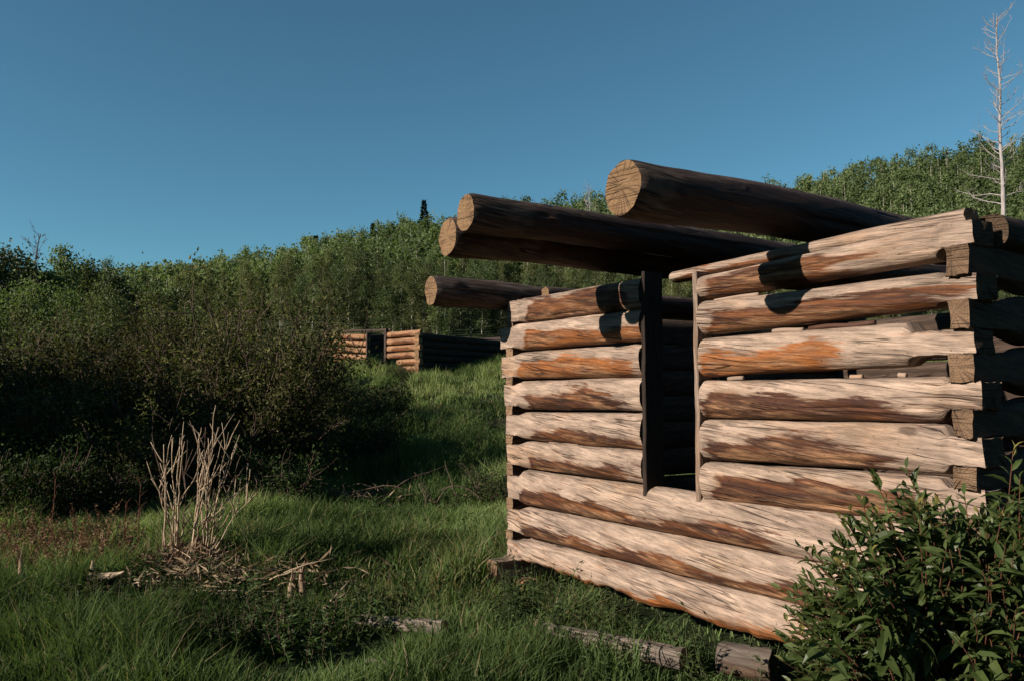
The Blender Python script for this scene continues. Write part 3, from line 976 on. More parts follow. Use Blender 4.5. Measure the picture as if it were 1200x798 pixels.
def zone(x, y):
    px = 600 + FPX * x / y
    if px < 330:
        return ('slim aspen in the wood behind the willow thicket on the left', 'aspens behind the left thicket')
    if px < 620:
        return ('slim green aspen on the hillside above the small distant log ruin', 'aspens above the distant ruin')
    if px < 900:
        return ('slim aspen on the hillside behind the roof beams of the big cabin', 'aspens behind the roof beams')
    return ('bright green aspen on the hill to the right of the roof beams', 'aspens on the right hill')


def px_of(x, y):
    return 600 + FPX * x / y


# first pass makes the kinds, later ones are copies
for k, (x, y) in enumerate(near):
    lab, grp = zone(x, y)
    sc = r.uniform(.7, 1.1) * (.50 + .35 * min(1, (y - 38) / 40)) * (.85 if px_of(x, y) < 330 else 1.0)
    loc = (x, y, float(terrain(x, y)))
    if k < 6:
        H, wd, lo = specs[k]
        protos.append(make_tree('aspen_tree', loc, lab, 'tree', grp, M_ASPBARK, (M_ASPEN, M_ASPEN_PALE, M_ASPEN_DEEP)[k % 3], sc, r.random() * 6, seed=300 + k, H=H, wid=wd, low=lo, nleaf=3000, lsize=.125, limbs=20))
    else:
        pn = fbm(x * .13, y * .13, 0, 83, 2) + r.normal() * .05
        dup(protos[(1 if pn > .56 else 2 if pn < .43 else 0) + 3 * int(r.integers(2))], loc, r.random() * 6.28, sc, lab, grp)

# the farther wood, one mass
mb = MB()
mt = MB()
for (x, y) in rest:
    far = y > 75
    H = r.uniform(3.6, 6.2) * (.62 + .38 * min(1, (y - 42) / 45)) * (.85 if px_of(x, y) < 330 else 1.0)
    z = float(terrain(x, y))
    n = 480 if abs(x) / y < .67 else 110
    nc = 9
    f = r.random(nc)
    cz = H * (.10 + .87 * f)
    env = H / 5.2 * r.uniform(.8, 1.25) * (1 - np.clip(f - .3, 0, 1) ** 1.4)
    a = r.random(nc) * 2 * PI
    cc = np.stack([np.cos(a) * env * .6, np.sin(a) * env * .6, cz], 1)
    pk = r.integers(nc, size=n)
    P = cc[pk] + r.normal(size=(n, 3)) * np.array([.30, .30, .38]) * (.5 + env[pk][:, None] * .6) + [x, y, z]
    tint = np.clip(r.normal(.5, .2, n) + (r.random(nc) * .5 - .25)[pk] + r.uniform(-.25, .25) + 1.6 * (float(fbm(x * .09, y * .09, 0, 83, 2)) - .5), 0, 1)
    leaves(mb, P, r.normal(size=(n, 3)), .23 * (.6 + .8 * r.random(n)), .8, .1, r, tint)
    if n > 200:
        tube(mt, [(x, y, z - .2), (x + r.normal() * .1, y, z + H * .9)], [.06, .015], 4, cap=False)
me = mb.mesh('woodland', M_ASPEN)
wd = link('woodland', me)
tag(wd, 'aspen wood covering the far hillside up to the skyline', 'woodland', kind='stuff')
link('trunk', mt.mesh('trunk', M_ASPBARK), wd)


def place_on(px, py, y, kind=0):
    """height a thing at (px, distance y) must have for its top to reach py"""
    q = at(px, py, y)
    g = float(terrain(q[0], q[1]))
    return q[0], q[1], g, q[2] - g


# taller trees of the grove on the left, each with its own top on the skyline
grove = [(10, 279, 31, 1.2), (22, 286, 33, .9), (84, 279, 35, 1.0), (104, 294, 37, 1.2), (62, 306, 34, 1.3), (130, 312, 39, 1.3), (-25, 283, 30, 1.3), (165, 325, 36, 1.2),
         (40, 325, 29, 1.3), (118, 335, 31, 1.3), (205, 330, 40, 1.3), (247, 298, 62, 1.2), (276, 303, 64, 1.1)]
lb = ['dark tree at the left edge of the picture with its top cut by the frame', 'narrow dark tree beside the leftmost skyline tree', 'tallest pale-leaved tree sticking up from the left grove', 'broad tree just right of the tallest one in the left grove',
      'low round tree under the small bare tree on the left', 'dark tree at the right shoulder of the left grove', 'shaded tree beyond the left edge behind the thicket', 'dark low tree above the middle of the thicket',
      'nearest green tree of the left grove, behind the thicket', 'green tree in front of the left grove with lit top', 'dark tree below the bare grassy shoulder', 'lone tree sticking up from the left skyline right of the grassy shoulder', 'rounded tree on the left skyline where the hill starts to rise']
for k, (px, py, y, wd_) in enumerate(grove):
    x, y, g, h = place_on(px, py + 15, y)
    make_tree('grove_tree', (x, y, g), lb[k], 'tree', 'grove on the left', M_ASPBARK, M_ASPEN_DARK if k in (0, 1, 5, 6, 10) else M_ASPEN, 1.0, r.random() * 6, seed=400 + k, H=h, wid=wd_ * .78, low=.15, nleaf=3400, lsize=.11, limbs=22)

# trees standing outside the picture on the left; they shade the thicket
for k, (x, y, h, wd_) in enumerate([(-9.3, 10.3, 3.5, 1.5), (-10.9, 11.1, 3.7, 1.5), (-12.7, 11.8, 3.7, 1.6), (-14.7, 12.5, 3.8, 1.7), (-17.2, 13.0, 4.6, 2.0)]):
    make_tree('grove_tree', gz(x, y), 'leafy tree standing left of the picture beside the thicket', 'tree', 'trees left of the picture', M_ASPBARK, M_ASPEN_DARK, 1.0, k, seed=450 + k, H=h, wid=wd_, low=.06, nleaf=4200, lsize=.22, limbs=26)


def conifer(loc, H, wid, label, seed):
    r = np.random.default_rng(seed)
    t = thing('spruce_tree', loc, label, 'tree', 'spruces on the skyline')
    mb = MB()
    tube(mb, [(0, 0, -.2), (0, 0, H)], [.12, .02], 6)
    link('trunk', mb.mesh('trunk', M_DKBARK), t)
    n = 1500
    f = r.random(n) ** .8
    a = r.random(n) * 2 * PI
    rr = wid * (1 - f) * (.35 + .65 * r.random(n)) * (.75 + .35 * np.sin(f * 40 + a))
    P = np.stack([np.cos(a) * rr, np.sin(a) * rr, .1 * H + f * H * .92], 1)
    D = np.stack([np.cos(a), np.sin(a), -.4 + .9 * f], 1) + r.normal(size=(n, 3)) * .25
    cr = MB()
    leaves(cr, P, D, .34 * (.6 + .6 * r.random(n)), .4, .1, r)
    link('crown', cr.mesh('crown', M_CONIFER), t)


for (px, py, y, h, wd_, lab, sd) in [(497, 238, 88, 9.5, 1.6, 'dark pointed spruce on the skyline just left of the roof beam ends', 1), (437, 265, 90, 8.0, .7, 'small thin spruce on the skyline further left of the beams', 2), (446, 270, 90, 7.5, .6, 'smallest spruce on the skyline, right of the thin one', 3), (370, 279, 90, 7.0, .9, 'blunt dark spruce on the left slope of the skyline', 4)]:
    q = at(px, py, y)
    conifer((q[0], q[1], q[2] - h), h, wd_, lab, sd)


def bare_tree(loc, H, r0, label, seed, nb=40, lowf=.3, bl=1.6, mat=M_DEADBARK, name='dead_tree', group=None, upw=.55, twigs=6):
    r = np.random.default_rng(seed)
    t = thing(name, loc, label, 'dead tree', group)
    n = 14
    zz = np.linspace(-.3, H, n)
    pts = np.stack([np.cumsum(r.normal(size=n) * .05), np.cumsum(r.normal(size=n) * .05), zz], 1)
    mb = MB()
    tube(mb, pts, np.linspace(r0, .018, n) * (1 + .1 * r.normal(size=n)), 8)
    link('trunk', mb.mesh('trunk', mat, True), t)
    for k in range(nb):
        f = lowf + (.985 - lowf) * ((k + r.random()) / nb) ** .85
        p = np.array([np.interp(f * H, zz, pts[:, 0]), np.interp(f * H, zz, pts[:, 1]), f * H])
        a = r.random() * 2 * PI
        L = bl * (1.15 - .75 * f) * (.35 + .9 * r.random())
        bp = branch_path(r, p, (math.cos(a), math.sin(a), -.15 + upw * r.random() + .5 * f), L, 7, .7, .16)
        mb = MB()
        br = r0 * (.32 - .22 * f)
        tube(mb, bp, np.linspace(br * .85, .007, 7), 5, cap=False)
        for _ in range(twigs):
            q = int(r.integers(2, 7))
            d = (bp[q] - bp[q - 1]) / np.linalg.norm(bp[q] - bp[q - 1]) + r.normal(size=3) * .6 + [0, 0, .3]
            tp = branch_path(r, bp[q], d / np.linalg.norm(d), L * r.uniform(.15, .4), 4, .4, .2)
            tube(mb, tp, np.linspace(.012, .006, 4), 3, cap=False)
        link('branch', mb.mesh('branch', mat, True), t)
    return t


q = at(1165, 19, 50)
g = float(terrain(q[0], q[1]))
bare_tree((q[0], q[1], g), q[2] - g, .19, 'tall bare silvery dead tree rising high above the right hill', 5, nb=70, lowf=.30, bl=2.9, twigs=7)
q = at(45, 274, 36)
g = float(terrain(q[0], q[1]))
bare_tree((q[0], q[1], g), q[2] - g, .07, 'small bare dark tree on the left skyline', 9, nb=16, lowf=.6, bl=1.9, mat=M_DKBARK, upw=1.3, twigs=5)
q = at(690, 222, 75)
g = float(terrain(q[0], q[1]))
bare_tree((q[0], q[1], g), q[2] - g, .09, 'pale bare treetop showing between the two upper roof beams', 12, nb=26, lowf=.4, bl=2.0, upw=1.1)


# ------------------------------------------------------------------ willow thicket
def willow_parts(seed, H=3.0, R=1.35, nst=26, nleaf=8500, lsize=.07):
    r = np.random.default_rng(seed)
    st = MB()
    tips, tw = [], []
    for k in range(nst):
        a = r.random() * 2 * PI
        b = np.array([math.cos(a), math.sin(a), 0]) * R * .35 * r.random()
        lean = .15 + .55 * r.random()
        d = np.array([math.cos(a) * lean, math.sin(a) * lean, 1.0])
        L = H * (.6 + .45 * r.random()) / math.sqrt(1 + lean * .5)
        bp = branch_path(r, b - [0, 0, .15], d / np.linalg.norm(d), L, 8, .1, .1)
        tube(st, bp, np.linspace(.028, .006, 8), 5, cap=False)
        for _ in range(9):
            q = int(r.integers(2, 8))
            dd = np.array([math.cos(a) * .5, math.sin(a) * .5, .6]) + r.normal(size=3) * .65
            tp = branch_path(r, bp[q], dd / np.linalg.norm(dd), r.uniform(.3, .8), 5, .25, .15)
            tube(st, tp, np.linspace(.010, .004, 5), 3, cap=False)
            for q2 in (2, 3, 4):
                tips.append(tp[q2])
                tw.append(.5 if q2 == 2 else 1.0)
    tips, tw = np.array(tips), np.array(tw)
    ok = tips[:, 2] > .25
    tips, tw = tips[ok], tw[ok]
    dens = r.random(len(tips)) ** 1.5 * tw + .05
    pk = r.choice(len(tips), nleaf, p=dens / dens.sum())
    P = tips[pk] + r.normal(size=(nleaf, 3)) * .11
    D = r.normal(size=(nleaf, 3)) + [0, 0, .5]
    tint = np.clip(r.normal(.42, .2, nleaf) + (r.random(len(tips)) * .5 - .25)[pk], 0, 1)
    lf = MB()
    leaves(lf, P, D, lsize * (.6 + .8 * r.random(nleaf)), .45, .12, r, tint)
    return st, lf


WL = 'dense brown-green willow shrub in the dark thicket left of the cabin'
WG = 'willow shrubs in the thicket'
wspots = [(20, 388, 13.5), (90, 380, 15), (160, 392, 14), (225, 368, 15), (280, 340, 15.5), (302, 356, 14.5), (255, 415, 13), (60, 430, 12.6), (140, 440, 12.6), (300, 405, 14), (312, 430, 13.6),
          (285, 350, 19), (290, 372, 18), (-60, 395, 14), (210, 450, 12.4), (-20, 450, 12.2), (10, 385, 17), (130, 392, 17)]
wp = []
for k, (px, py, y) in enumerate(wspots):
    x, y, g, h = place_on(px, py, y)
    sc = h / 2.75
    if k < 4:
        stb, lfb = willow_parts(500 + k)
        t = thing('willow_shrub', (x, y, g), WL, 'shrub', WG, r.random() * 6)
        t.scale = (max(.85, sc), max(.85, sc), sc)
        link('stems', stb.mesh('stems', M_TWIG, True), t)
        link('foliage', lfb.mesh('foliage', M_WILLOW), t)
        wp.append(t)
    else:
        dup(wp[k % 4], (x, y, g), r.random() * 6.28, (max(.85, sc), max(.85, sc), sc), WL, WG)

yb = None
for k, (px, py, y, wd_) in enumerate([(25, 352, 22, .6), (75, 338, 24, .7), (132, 352, 23, .6), (178, 345, 25, .7), (215, 362, 20, .55), (262, 350, 24, .65), (270, 338, 27, .7), (50, 385, 18, .5), (108, 378, 19, .55) , (-15, 345, 22, .7), (190, 372, 18.5, .5)]):
    x, y_, g, h = place_on(px, py, y)
    if k < 3:
        t = make_tree('young_aspen', (x, y_, g), 'young leafy aspen growing up through the back of the thicket', 'tree', 'young aspens in the thicket', M_ASPBARK, M_ASPEN, h / 4.0, k, seed=480 + k, H=4.0, wid=.75, low=.15, nleaf=2600, lsize=.09, limbs=22, tr=.04)
        yb = (yb or []) + [t]
    else:
        dup(yb[k % 3], (x, y_, g), k * 1.3, h / 4.0)

# low greener bushes at the right edge of the thicket and by the near cabin's corner
bs, bl_ = willow_parts(520, H=1.2, R=.8, nst=18, nleaf=2600, lsize=.075)
bp0 = None
for k, (px, y, sc, lab) in enumerate([(418, 19.5, .95, 'low green bush on the slope below the distant ruin'), (455, 20.5, .8, 'low bush right of the thicket in the middle of the grassy slope'), (430, 16.5, .85, 'dark low bush at the right foot of the thicket'),
                                      (398, 22, .6, 'low bush in front of the left end of the distant ruin'), (575, 12.2, .5, 'small weedy bush beside the left corner of the big cabin'), (470, 26.5, .45, 'small bush beside the door of the distant ruin'),
                                      (60, 10.6, .8, 'low dark bush at the front of the thicket on the left'), (120, 10.9, .75, 'low dark bush behind the dead stalks on the left'), (5, 10.2, .8, 'low bush at the left edge under the thicket'), (330, 11.8, .7, 'low bush under the right half of the thicket')]):
    q = at(px, 463, y)
    loc = gz(q[0], q[1])
    if bp0 is None:
        bp0 = thing('low_bush', loc, lab, 'bush', 'low bushes')
        bp0.scale = (sc,) * 3
        link('stems', bs.mesh('stems', M_TWIG, True), bp0)
        link('foliage', bl_.mesh('foliage', M_WEED), bp0)
    else:
        dup(bp0, loc, k * 1.3, sc, lab, 'low bushes')


# ------------------------------------------------------------------ dead stalks and cut stubs
def dead_stalks():
    r = np.random.default_rng(77)
    q = at(222, 678, 7.25)
    base = np.array(gz(q[0], q[1], -.02))
    t = thing('dead_shrub', base, 'tall clump of bare pale dead stems fanning up from the grass', 'dead shrub')
    tips = [(178, 508, .1), (192, 520, -.1), (203, 512, .15), (214, 525, 0), (226, 498, .1), (233, 506, -.15), (241, 500, .1), (250, 508, .2), (260, 515, -.1), (268, 506, .12), (278, 520, 0), (186, 545, .2), (288, 545, .1), (247, 530, -.2), (209, 540, -.2), (273, 560, .2), (298, 575, 0), (172, 540, .1), (220, 515, .3), (256, 500, -.3)]
    for k, (px, py, dy) in enumerate(tips):
        tip = at(px, py, 7.25 + dy) - base
        bx = -.13 + r.normal() * .05 if px < 225 else .10 + r.normal() * .06
        b = np.array([bx, r.normal() * .07, -.05])
        n = 9
        f = np.linspace(0, 1, n)
        curve = f ** (1.5 + .3 * r.random())
        p = np.stack([b[0] + (tip[0] - b[0]) * curve, b[1] + (tip[1] - b[1]) * curve, b[2] + (tip[2] - b[2]) * f], 1)
        p[1:-1] += r.normal(size=(n - 2, 3)) * .008
        mb = MB()
        tube(mb, p, np.linspace(.0088, .0028, n) * r.uniform(.6, 1.2), 6)
        for _ in range(5):
            i = int(r.integers(3, 8))
            d = np.array([r.normal() * .45, r.normal() * .45, 1])
            tube(mb, branch_path(r, p[i], d / np.linalg.norm(d), r.uniform(.15, .45), 5, .2, .1), np.linspace(.0065, .003, 5), 4)
        link('stem', mb.mesh('stem', M_STEM if k % 6 else M_TWIG, True), t)
    for k in range(7):      # stubs cut off near the ground
        mb = MB()
        a = r.random() * 6.28
        p = np.array([math.cos(a) * .2 - .03, math.sin(a) * .12, -.05])
        d = np.array([math.cos(a) * .3, math.sin(a) * .3, 1])
        tube(mb, branch_path(r, p, d / np.linalg.norm(d), r.uniform(.2, .42), 4, 0, .05), [.02, .018, .017, .016], 7)
        link('stub', mb.mesh('stub', M_STEM, True), t)
    mb = MB()
    n = 950
    P = np.stack([r.normal(size=n) * .24 - .02, r.normal(size=n) * .16 - .05, .03 + .26 * r.random(n) ** 1.5], 1)
    D = np.stack([r.normal(size=n), r.normal(size=n), r.random(n) * 1.1], 1)
    leaves(mb, P, D, .08 + .16 * r.random(n), .09, .1, r)
    link('dry_litter', mb.mesh('dry_litter', M_STRAW), t)['kind'] = 'stuff'


dead_stalks()

stubs = [(305, 640, 22, 'pointed reddish stub to the right of the dead stalks'), (283, 655, 12, 'small forked stub right of the dead stalks'), (340, 684, 20, 'pale cut stub, left one of a pair in the grass'), (357, 680, 22, 'pale cut stub, right one of a pair in the grass'), (30, 672, 24, 'pinkish broken stub among the dry weeds at the left'), (120, 640, 18, 'pale splintered stub behind the broken white wood'), (267, 668, 24, 'dark brown stub on the brush by the dead stalks'), (332, 714, 12, 'thin stub at the right end of the brush')]
for k, (px, py, hpx, lab) in enumerate(stubs):
    d = 1.50 * 935 / (py - 463)
    q = at(px, py, d)
    rs = np.random.default_rng(600 + k)
    mb = MB()
    H = hpx * d / 935 + .10
    p = branch_path(rs, (0, 0, -.12), (.08 * rs.normal(), .08, 1), H + .12, 5, 0, .06)
    tube(mb, p, np.array([.034, .030, .028, .024, .010]) * rs.uniform(.8, 1.2), 8)
    for _ in range(3):
        tube(mb, [p[3] + rs.normal(size=3) * .01, p[4] + rs.normal(size=3) * .02 + [0, 0, .04]], [.01, .003], 4)
    o = link('cut_stub', mb.mesh('cut_stub', M_DKSTUB, True))
    o.location = gz(q[0], q[1])
    tag(o, lab, 'stump', 'cut stubs in the grass')

# broken white wood lying at the left
rs = np.random.default_rng(640)
for (px, py, lab, L, ang, tilt) in [(108, 690, 'jagged piece of pale broken wood on the mound at the left', .34, .3, .35)]:
    q = at(px, py, 6.5)
    mb = MB()
    p = branch_path(rs, (0, 0, .02), (math.cos(ang), math.sin(ang) * .2, tilt), L, 5, 0, .1)
    tube(mb, p, [.045, .04, .03, .016, .005], 7)
    tube(mb, branch_path(rs, p[0], (-.3, 0, 1), .16, 4, 0, .1), [.04, .03, .018, .004], 6)
    o = link('broken_wood', mb.mesh('broken_wood', M_STEM, True))
    o.location = (q[0], q[1], q[2])
    o.location.z = max(q[2], float(terrain(q[0], q[1])) + .12)
    tag(o, lab, 'wood')

# fallen thin poles lying slantwise in the grass
for (pa, pb, ya, yb, lab) in [((375, 718), (407, 683), 6.0, 6.3, 'thin straw-coloured stick leaning up out of the grass'), ((300, 705), (360, 668), 6.3, 6.9, 'long thin stick slanting across the brush by the stub pair'), ((378, 716), (406, 694), 6.0, 6.2, 'second thin stick crossing the leaning one')]:
    A, B = at(*pa, ya), at(*pb, yb)
    mb = MB()
    A[2] = max(A[2], terrain(A[0], A[1]) + .02)
    tube(mb, np.linspace(np.zeros(3), B - A, 5), np.linspace(.010, .006, 5), 6)
    o = link('stick', mb.mesh('stick', M_STEM, True))
    o.location = A
    tag(o, lab, 'stick', 'sticks in the grass')


def brush_pile(px, y, lab, seed, n=26, L0=.9, mat=M_STRAW, matw=M_STEM, flat=.35, rad=.009, litter=240):
    rs = np.random.default_rng(seed)
    q = at(px, 463, y)
    t = thing('brush_pile', gz(q[0], q[1]), lab, 'brush')
    mb = MB()
    for k in range(n):
        a = rs.random() * 6.28
        p = np.array([rs.normal() * .35, rs.normal() * .22, .05 + .12 * rs.random()])
        bp = branch_path(rs, p, (math.cos(a), math.sin(a) * .6, flat * (.4 + rs.random())), L0 * (.4 + .8 * rs.random()), 7, -.6, .13)
        tube(mb, bp, np.linspace(rad, rad * .35, 7), 5)
    link('twigs', mb.mesh('twigs', matw, True), t)
    mb = MB()
    P = np.stack([rs.normal(size=litter) * .4, rs.normal(size=litter) * .25, .02 + .25 * rs.random(litter)], 1)
    D = np.stack([rs.normal(size=litter), rs.normal(size=litter), rs.normal(size=litter) * .5], 1)
    leaves(mb, P, D, .08 + .14 * rs.random(litter), .1, .1, rs)
    link('dry_litter', mb.mesh('dry_litter', mat), t)['kind'] = 'stuff'


brush_pile(272, 6.7, 'tangled heap of dry straw and twigs in front of the dead stalks', 1, n=30, L0=.5, rad=.006, litter=700)
brush_pile(420, 12.2, 'arching dead branches in the shade right of the thicket', 2, n=16, L0=1.1, flat=.45, matw=M_TWIG, rad=.013, litter=40)
brush_pile(535, 12.0, 'few crooked dead twigs standing left of the big cabin corner', 3, n=9, L0=.7, flat=1.3, matw=M_TWIG, rad=.011, litter=20)
brush_pile(468, 15.5, 'grey broken branch at the right end of the thicket', 4, n=7, L0=1.2, flat=1.0, matw=M_TWIG, rad=.014, litter=10)


# ------------------------------------------------------------------ weeds
def weed_proto(name, loc, lab, cat, group, seed, n, H, spread, leafm, stemm, nl, lsize, ratio, droop=.2, rad=.004):
    rs = np.random.default_rng(seed)
    st, lf = MB(), MB()
    for k in range(n):
        a = rs.random() * 6.28
        b = np.array([math.cos(a), math.sin(a), 0]) * spread * .5 * rs.random() ** .5
        d = np.array([math.cos(a) * .35, math.sin(a) * .35, 1.0]) + rs.normal(size=3) * .12
        L = H * (.55 + .55 * rs.random())
        bp = branch_path(rs, b - [0, 0, .05], d / np.linalg.norm(d), L, 7, 0, .08)
        tube(st, bp, np.linspace(rad, rad * .4, 7), 4, cap=False)
        f = .15 + .85 * rs.random(nl)
        P = np.stack([np.interp(f, np.linspace(0, 1, 7), bp[:, i]) for i in range(3)], 1)
        az = rs.random(nl) * 6.28
        D = np.stack([np.cos(az), np.sin(az), .5 - droop + rs.normal(size=nl) * .3], 1)
        leaves(lf, P, D, lsize * (.5 + .8 * rs.random(nl)) * (1.15 - .5 * f), ratio, .15, rs)
    t = thing(name, loc, lab, cat, group)
    link('stems', st.mesh('stems', stemm, True), t)
    link('leaves', lf.mesh('leaves', leafm), t)
    return t


WDL, WDG = 'dark leafy weed on the mound at the lower left', 'leafy weeds on the left mound'
wproto = None
for k in range(22):
    px = [120, 165, 210, 250, 290, 320, 90, 140, 190, 235, 275, 60, 310, 345, 105, 180, 225, 262, 30, 150, 205, 298][k]
    y = [5.9, 6.0, 6.05, 6.0, 6.0, 6.1, 5.7, 5.5, 5.5, 5.5, 5.5, 5.6, 5.6, 5.8, 5.2, 5.1, 5.15, 5.1, 5.9, 6.3, 6.4, 5.3][k]
    q = at(px + r.normal() * 14, 463, y + r.normal() * .22)
    if wproto is None:
        wproto = weed_proto('leafy_weed', gz(q[0], q[1]), WDL, 'weed', WDG, 21, 30, .40, .62, M_WEED, M_TWIG, 20, .07, .4)
    else:
        dup(wproto, gz(q[0], q[1]), k * 2.1, r.uniform(.45, 1.1) * (.75 if px < 200 else 1), WDL, WDG)
WFL, WFG = 'soft green weed growing against the foot of the log wall', 'weeds along the wall foot'
for k, (s, d) in enumerate([(.62, -.15), (.75, -.35), (.9, -.2), (1.15, -.45), (1.45, -.25), (1.75, -.5), (2.0, -.3), (.8, -.6), (1.0, -.75), (2.2, -.65), (2.6, -.1), (1.6, -.05), (.75, .02), (-.7, .2), (-.4, .6)]):
    p = cab(s, d)
    if k == 0:
        fproto = weed_proto('wall_weed', gz(*p), WFL, 'weed', WFG, 22, 22, .40, .4, M_WEED, M_GREENSTEM, 22, .05, .35, rad=.003)
    else:
        dup(fproto, gz(*p), k * 1.9, r.uniform(.7, 1.15), WFL, WFG)
MWL, MWG = 'small broad-leaved green weed in the meadow grass', 'small weeds in the meadow'
mproto = None
for k in range(90):
    y = 5.2 + 8.3 * r.random() ** 1.3
    px = r.uniform(-10, 590)
    q = at(px, 463, y)
    if fbm(q[0] * .8, q[1] * .8, 0, 79, 2) < .42:
        continue
    if mproto is None:
        mproto = weed_proto('meadow_weed', gz(q[0], q[1]), MWL, 'weed', MWG, 31, 14, .34, .32, M_WEED, M_GREENSTEM, 14, .055, .5, .1, rad=.003)
    else:
        dup(mproto, gz(q[0], q[1]), k * 2.3, r.uniform(.5, 1.15), MWL, MWG)
DWL, DWG = 'dry rusty-red dock stalk among the grass at the left', 'dry dock stalks at the left'
for k in range(84):
    px = r.uniform(-8, 150) if k < 72 else r.uniform(120, 420)
    y = r.uniform(6.8, 9.5)
    q = at(px, 463, y)
    if k == 0:
        dproto = weed_proto('dry_dock', gz(q[0], q[1]), DWL, 'weed', DWG, 23, 4, .52, .2, M_DRY, M_REDSTEM, 40, .035, .5, rad=.004)
    elif k < 72:
        dup(dproto, gz(q[0], q[1]), k * 1.7, r.uniform(.6, 1.15), DWL, DWG)
    else:
        dup(dproto, gz(q[0], q[1]), k * 1.7, r.uniform(.35, .6), 'short dry brown stalk in the green grass right of the dead stems', 'short dry stalks')
for k, (px, py, y, lab) in enumerate([(145, 590, 8.3, 'tall thin dry stalk standing left of the dead stems'), (163, 568, 8.2, 'taller thin red stalk next to the dead stems'), (275, 560, 8.8, 'thin yellow-green stalk right of the dead stems'), (62, 560, 8.6, 'thin dry stalk rising at the far left')]):
    q = at(px, py, y)
    g = float(terrain(q[0], q[1]))
    rs = np.random.default_rng(700 + k)
    mb = MB()
    p = branch_path(rs, (0, 0, -.03), (.03, 0, 1), q[2] - g + .03, 8, 0, .03)
    tube(mb, p, np.linspace(.007, .004, 8), 5)
    for i in range(4, 8):
        for _ in range(2):
            tube(mb, branch_path(rs, p[i], (rs.normal() * .5, rs.normal() * .5, .8), .1, 3, 0, .1), [.003, .002, .001], 3)
    o = link('dry_stalk', mb.mesh('dry_stalk', M_STEM if k == 2 else M_REDSTEM, True))
    o.location = (q[0], q[1], g)
    tag(o, lab, 'weed stalk')


# ------------------------------------------------------------------ leafy shrub in the right foreground
def big_leaves(mb, P, D, size, rng, tint, ratio=.34):
    n = len(P)
    D = D / np.linalg.norm(D, axis=1)[:, None]
    up = np.array([0, 0, 1.0]) + rng.normal(size=(n, 3)) * .45
    S = np.cross(D, up)
    S /= np.linalg.norm(S, axis=1)[:, None] + 1e-9
    N = np.cross(S, D)
    L = size[:, None]
    w = L * ratio * .5
    dr = L * (.10 + .28 * rng.random((n, 1)))      # tip curls down
    fo = w * (.25 + .5 * rng.random((n, 1)))
    c1, c2 = P + D * L * .33 + N * dr * .0, P + D * L * .68 - N * dr * .35
    tip = P + D * L * .98 - N * dr * 1.1
    V = np.stack([P, c1 + S * w + N * fo, c1, c1 - S * w + N * fo, c2 + S * w * .8 + N * fo * .8, c2, c2 - S * w * .8 + N * fo * .8, tip], 1).reshape(-1, 3)
    k = np.arange(n)[:, None] * 8
    Q = np.concatenate([k + [[1, 4, 5, 2]], k + [[2, 5, 6, 3]]])
    T = np.concatenate([k + [[0, 1, 2]], k + [[0, 2, 3]], k + [[4, 7, 5]], k + [[5, 7, 6]]])
    mb.add(V, Q, T, tint=np.repeat(tint, 8))


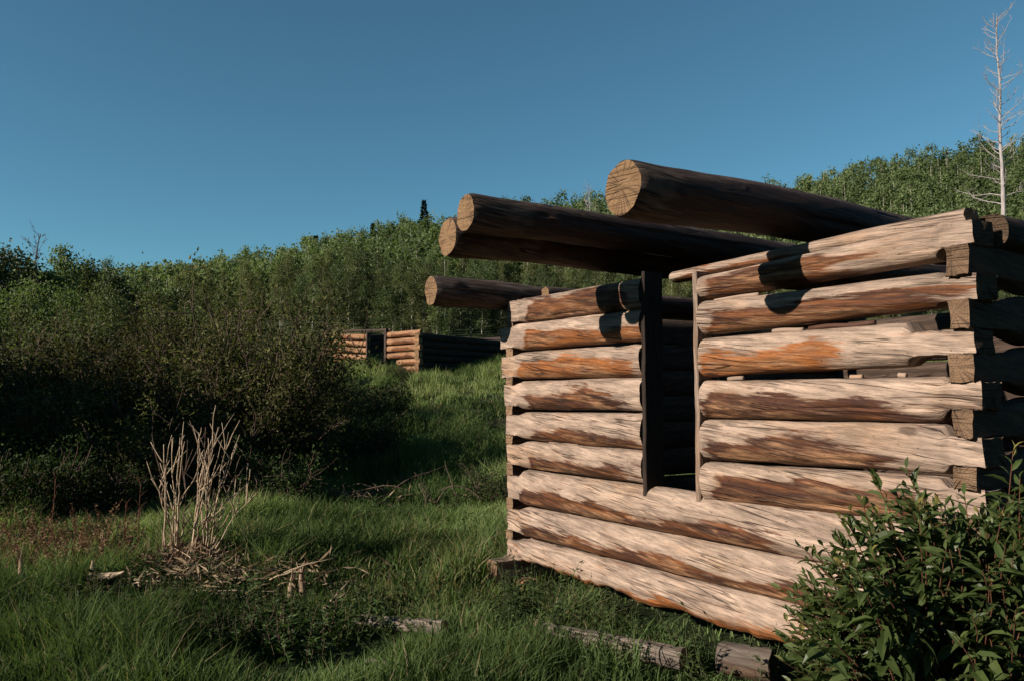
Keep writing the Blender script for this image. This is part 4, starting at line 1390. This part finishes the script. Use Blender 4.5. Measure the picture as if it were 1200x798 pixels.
def right_shrub():
    rs = np.random.default_rng(91)
    base = np.array(gz(1.62, 2.82))
    t = thing('leafy_shrub', base, 'glossy green leafy shrub in the right foreground covering the cabin corner', 'shrub')
    tx = [900, 915, 930, 945, 965, 985, 1010, 1040, 1060, 1090, 1130, 1160, 1185, 1220, 1300]
    ty = [770, 735, 690, 645, 628, 602, 578, 572, 560, 575, 592, 585, 560, 545, 535]
    st, lf = MB(), MB()
    P_, D_, S_, T_ = [], [], [], []
    tips = []
    for k in range(520):
        px = rs.uniform(922, 1290)
        top = np.interp(px, tx, ty)
        f = rs.random() ** 1.35
        py = top + 8 + f * (890 - top)
        tips.append((px, py, 2.75 + rs.normal() * .22 - .10 * f + .1))
    tips += [(1022, 556, 2.75), (1062, 548, 2.7), (1075, 590, 2.6), (1187, 528, 2.8), (1195, 560, 2.6), (912, 742, 2.7), (915, 690, 2.85), (940, 640, 2.8), (1010, 585, 2.7), (985, 607, 2.8), (1130, 580, 2.7), (965, 640, 2.6), (930, 760, 2.6), (918, 775, 2.7)]
    for (px, py, y) in tips:
        tip = at(px, py, y) - base
        if tip[2] < .1:
            continue
        hd = tip[:2] * .45
        rootp = np.array([hd[0] * .5 + rs.normal() * .06, hd[1] * .5 + rs.normal() * .06, 0])
        n = 9
        f = np.linspace(0, 1, n)
        cv = f ** 1.7
        p = np.stack([rootp[0] + (tip[0] - rootp[0]) * cv, rootp[1] + (tip[1] - rootp[1]) * cv, tip[2] * (f * (1.25 - .25 * f))], 1)
        p[1:-1] += rs.normal(size=(n - 2, 3)) * .012
        tube(st, p, np.linspace(.0045, .0014, n), 4, cap=False)
        seglen = np.linalg.norm(p[-1] - p[0])
        lv = min(.42, seglen * .75)
        m = max(6, int(lv / .026))
        ff = 1 - lv / seglen * np.linspace(0, 1, m)
        Q = np.stack([np.interp(ff, f, p[:, i]) for i in range(3)], 1)
        tan = p[-1] - p[-4]
        tan /= np.linalg.norm(tan)
        az = np.arange(m) * 2.4 + rs.random() * 6 + rs.normal(size=m) * .4
        out = np.stack([np.cos(az), np.sin(az), np.zeros(m)], 1)
        grow = np.linspace(0, 1, m)[:, None]
        D = tan * (.95 - .75 * grow) + out * (.45 + .55 * grow) + np.array([0, 0, -.95]) * grow + rs.normal(size=(m, 3)) * .18
        sz = (.042 + .042 * np.clip(grow[:, 0] * 3.5, 0, 1)) * (.75 + .5 * rs.random(m))
        tb = rs.normal(.42, .14)
        P_.append(Q)
        D_.append(D)
        S_.append(sz)
        T_.append(np.clip(tb + rs.normal(size=m) * .12 + .35 * (1 - grow[:, 0] * 3).clip(0, 1), 0, 1))
    big_leaves(lf, np.concatenate(P_), np.concatenate(D_), np.concatenate(S_), rs, np.concatenate(T_))
    link('stems', st.mesh('stems', M_REDSTEM, True), t)
    link('leaves', lf.mesh('leaves', M_SHRUB, False), t)


right_shrub()

# ------------------------------------------------------------------ light, sky, camera
SUN_EL = math.radians(23)
dl = math.radians(5.0)
hx = -VV * math.cos(dl) - ES * math.sin(dl)      # horizontal direction towards the sun
sun_dir = np.array([hx[0] * math.cos(SUN_EL), hx[1] * math.cos(SUN_EL), math.sin(SUN_EL)])
from mathutils import Vector
ld = bpy.data.lights.new('sun', 'SUN')
ld.energy = 5.0
ld.angle = math.radians(.5)
ld.color = (1.0, .895, .775)
lo = bpy.data.objects.new('sun', ld)
COL.objects.link(lo)
lo.location = (-20, -15, 20)
lo.rotation_euler = Vector(sun_dir).to_track_quat('Z', 'Y').to_euler()

w = bpy.data.worlds.new('World')
scene.world = w
w.use_nodes = True
nt = w.node_tree
bg = nt.nodes['Background']
sky = nt.nodes.new('ShaderNodeTexSky')
sky.sky_type = 'NISHITA'
sky.sun_disc = False
sky.sun_elevation = SUN_EL
sky.sun_rotation = math.atan2(sun_dir[0], sun_dir[1])
sky.altitude = 2000
sky.air_density = 1.0
sky.dust_density = .15
sky.ozone_density = 3.2
tn = nt.nodes.new('ShaderNodeMix')
tn.data_type = 'RGBA'
tn.blend_type = 'MULTIPLY'
tn.inputs[0].default_value = 1.0
tn.inputs[7].default_value = (.76, 1.14, .98, 1)
nt.links.new(sky.outputs[0], tn.inputs[6])
nt.links.new(tn.outputs[2], bg.inputs[0])
bg.inputs[1].default_value = .057

cam = bpy.data.cameras.new('camera')
cam.lens = 28.0
cam.sensor_width = 36
cam.clip_start = .05
cam.clip_end = 2000
co = bpy.data.objects.new('camera', cam)
COL.objects.link(co)
co.location = (0, 0, HCAM)
co.rotation_euler = (math.radians(90) + PITCH, 0, 0)
scene.camera = co
vs = scene.view_settings
vs.view_transform = 'Standard'
vs.look = 'None'
vs.exposure = .84
vs.gamma = 1
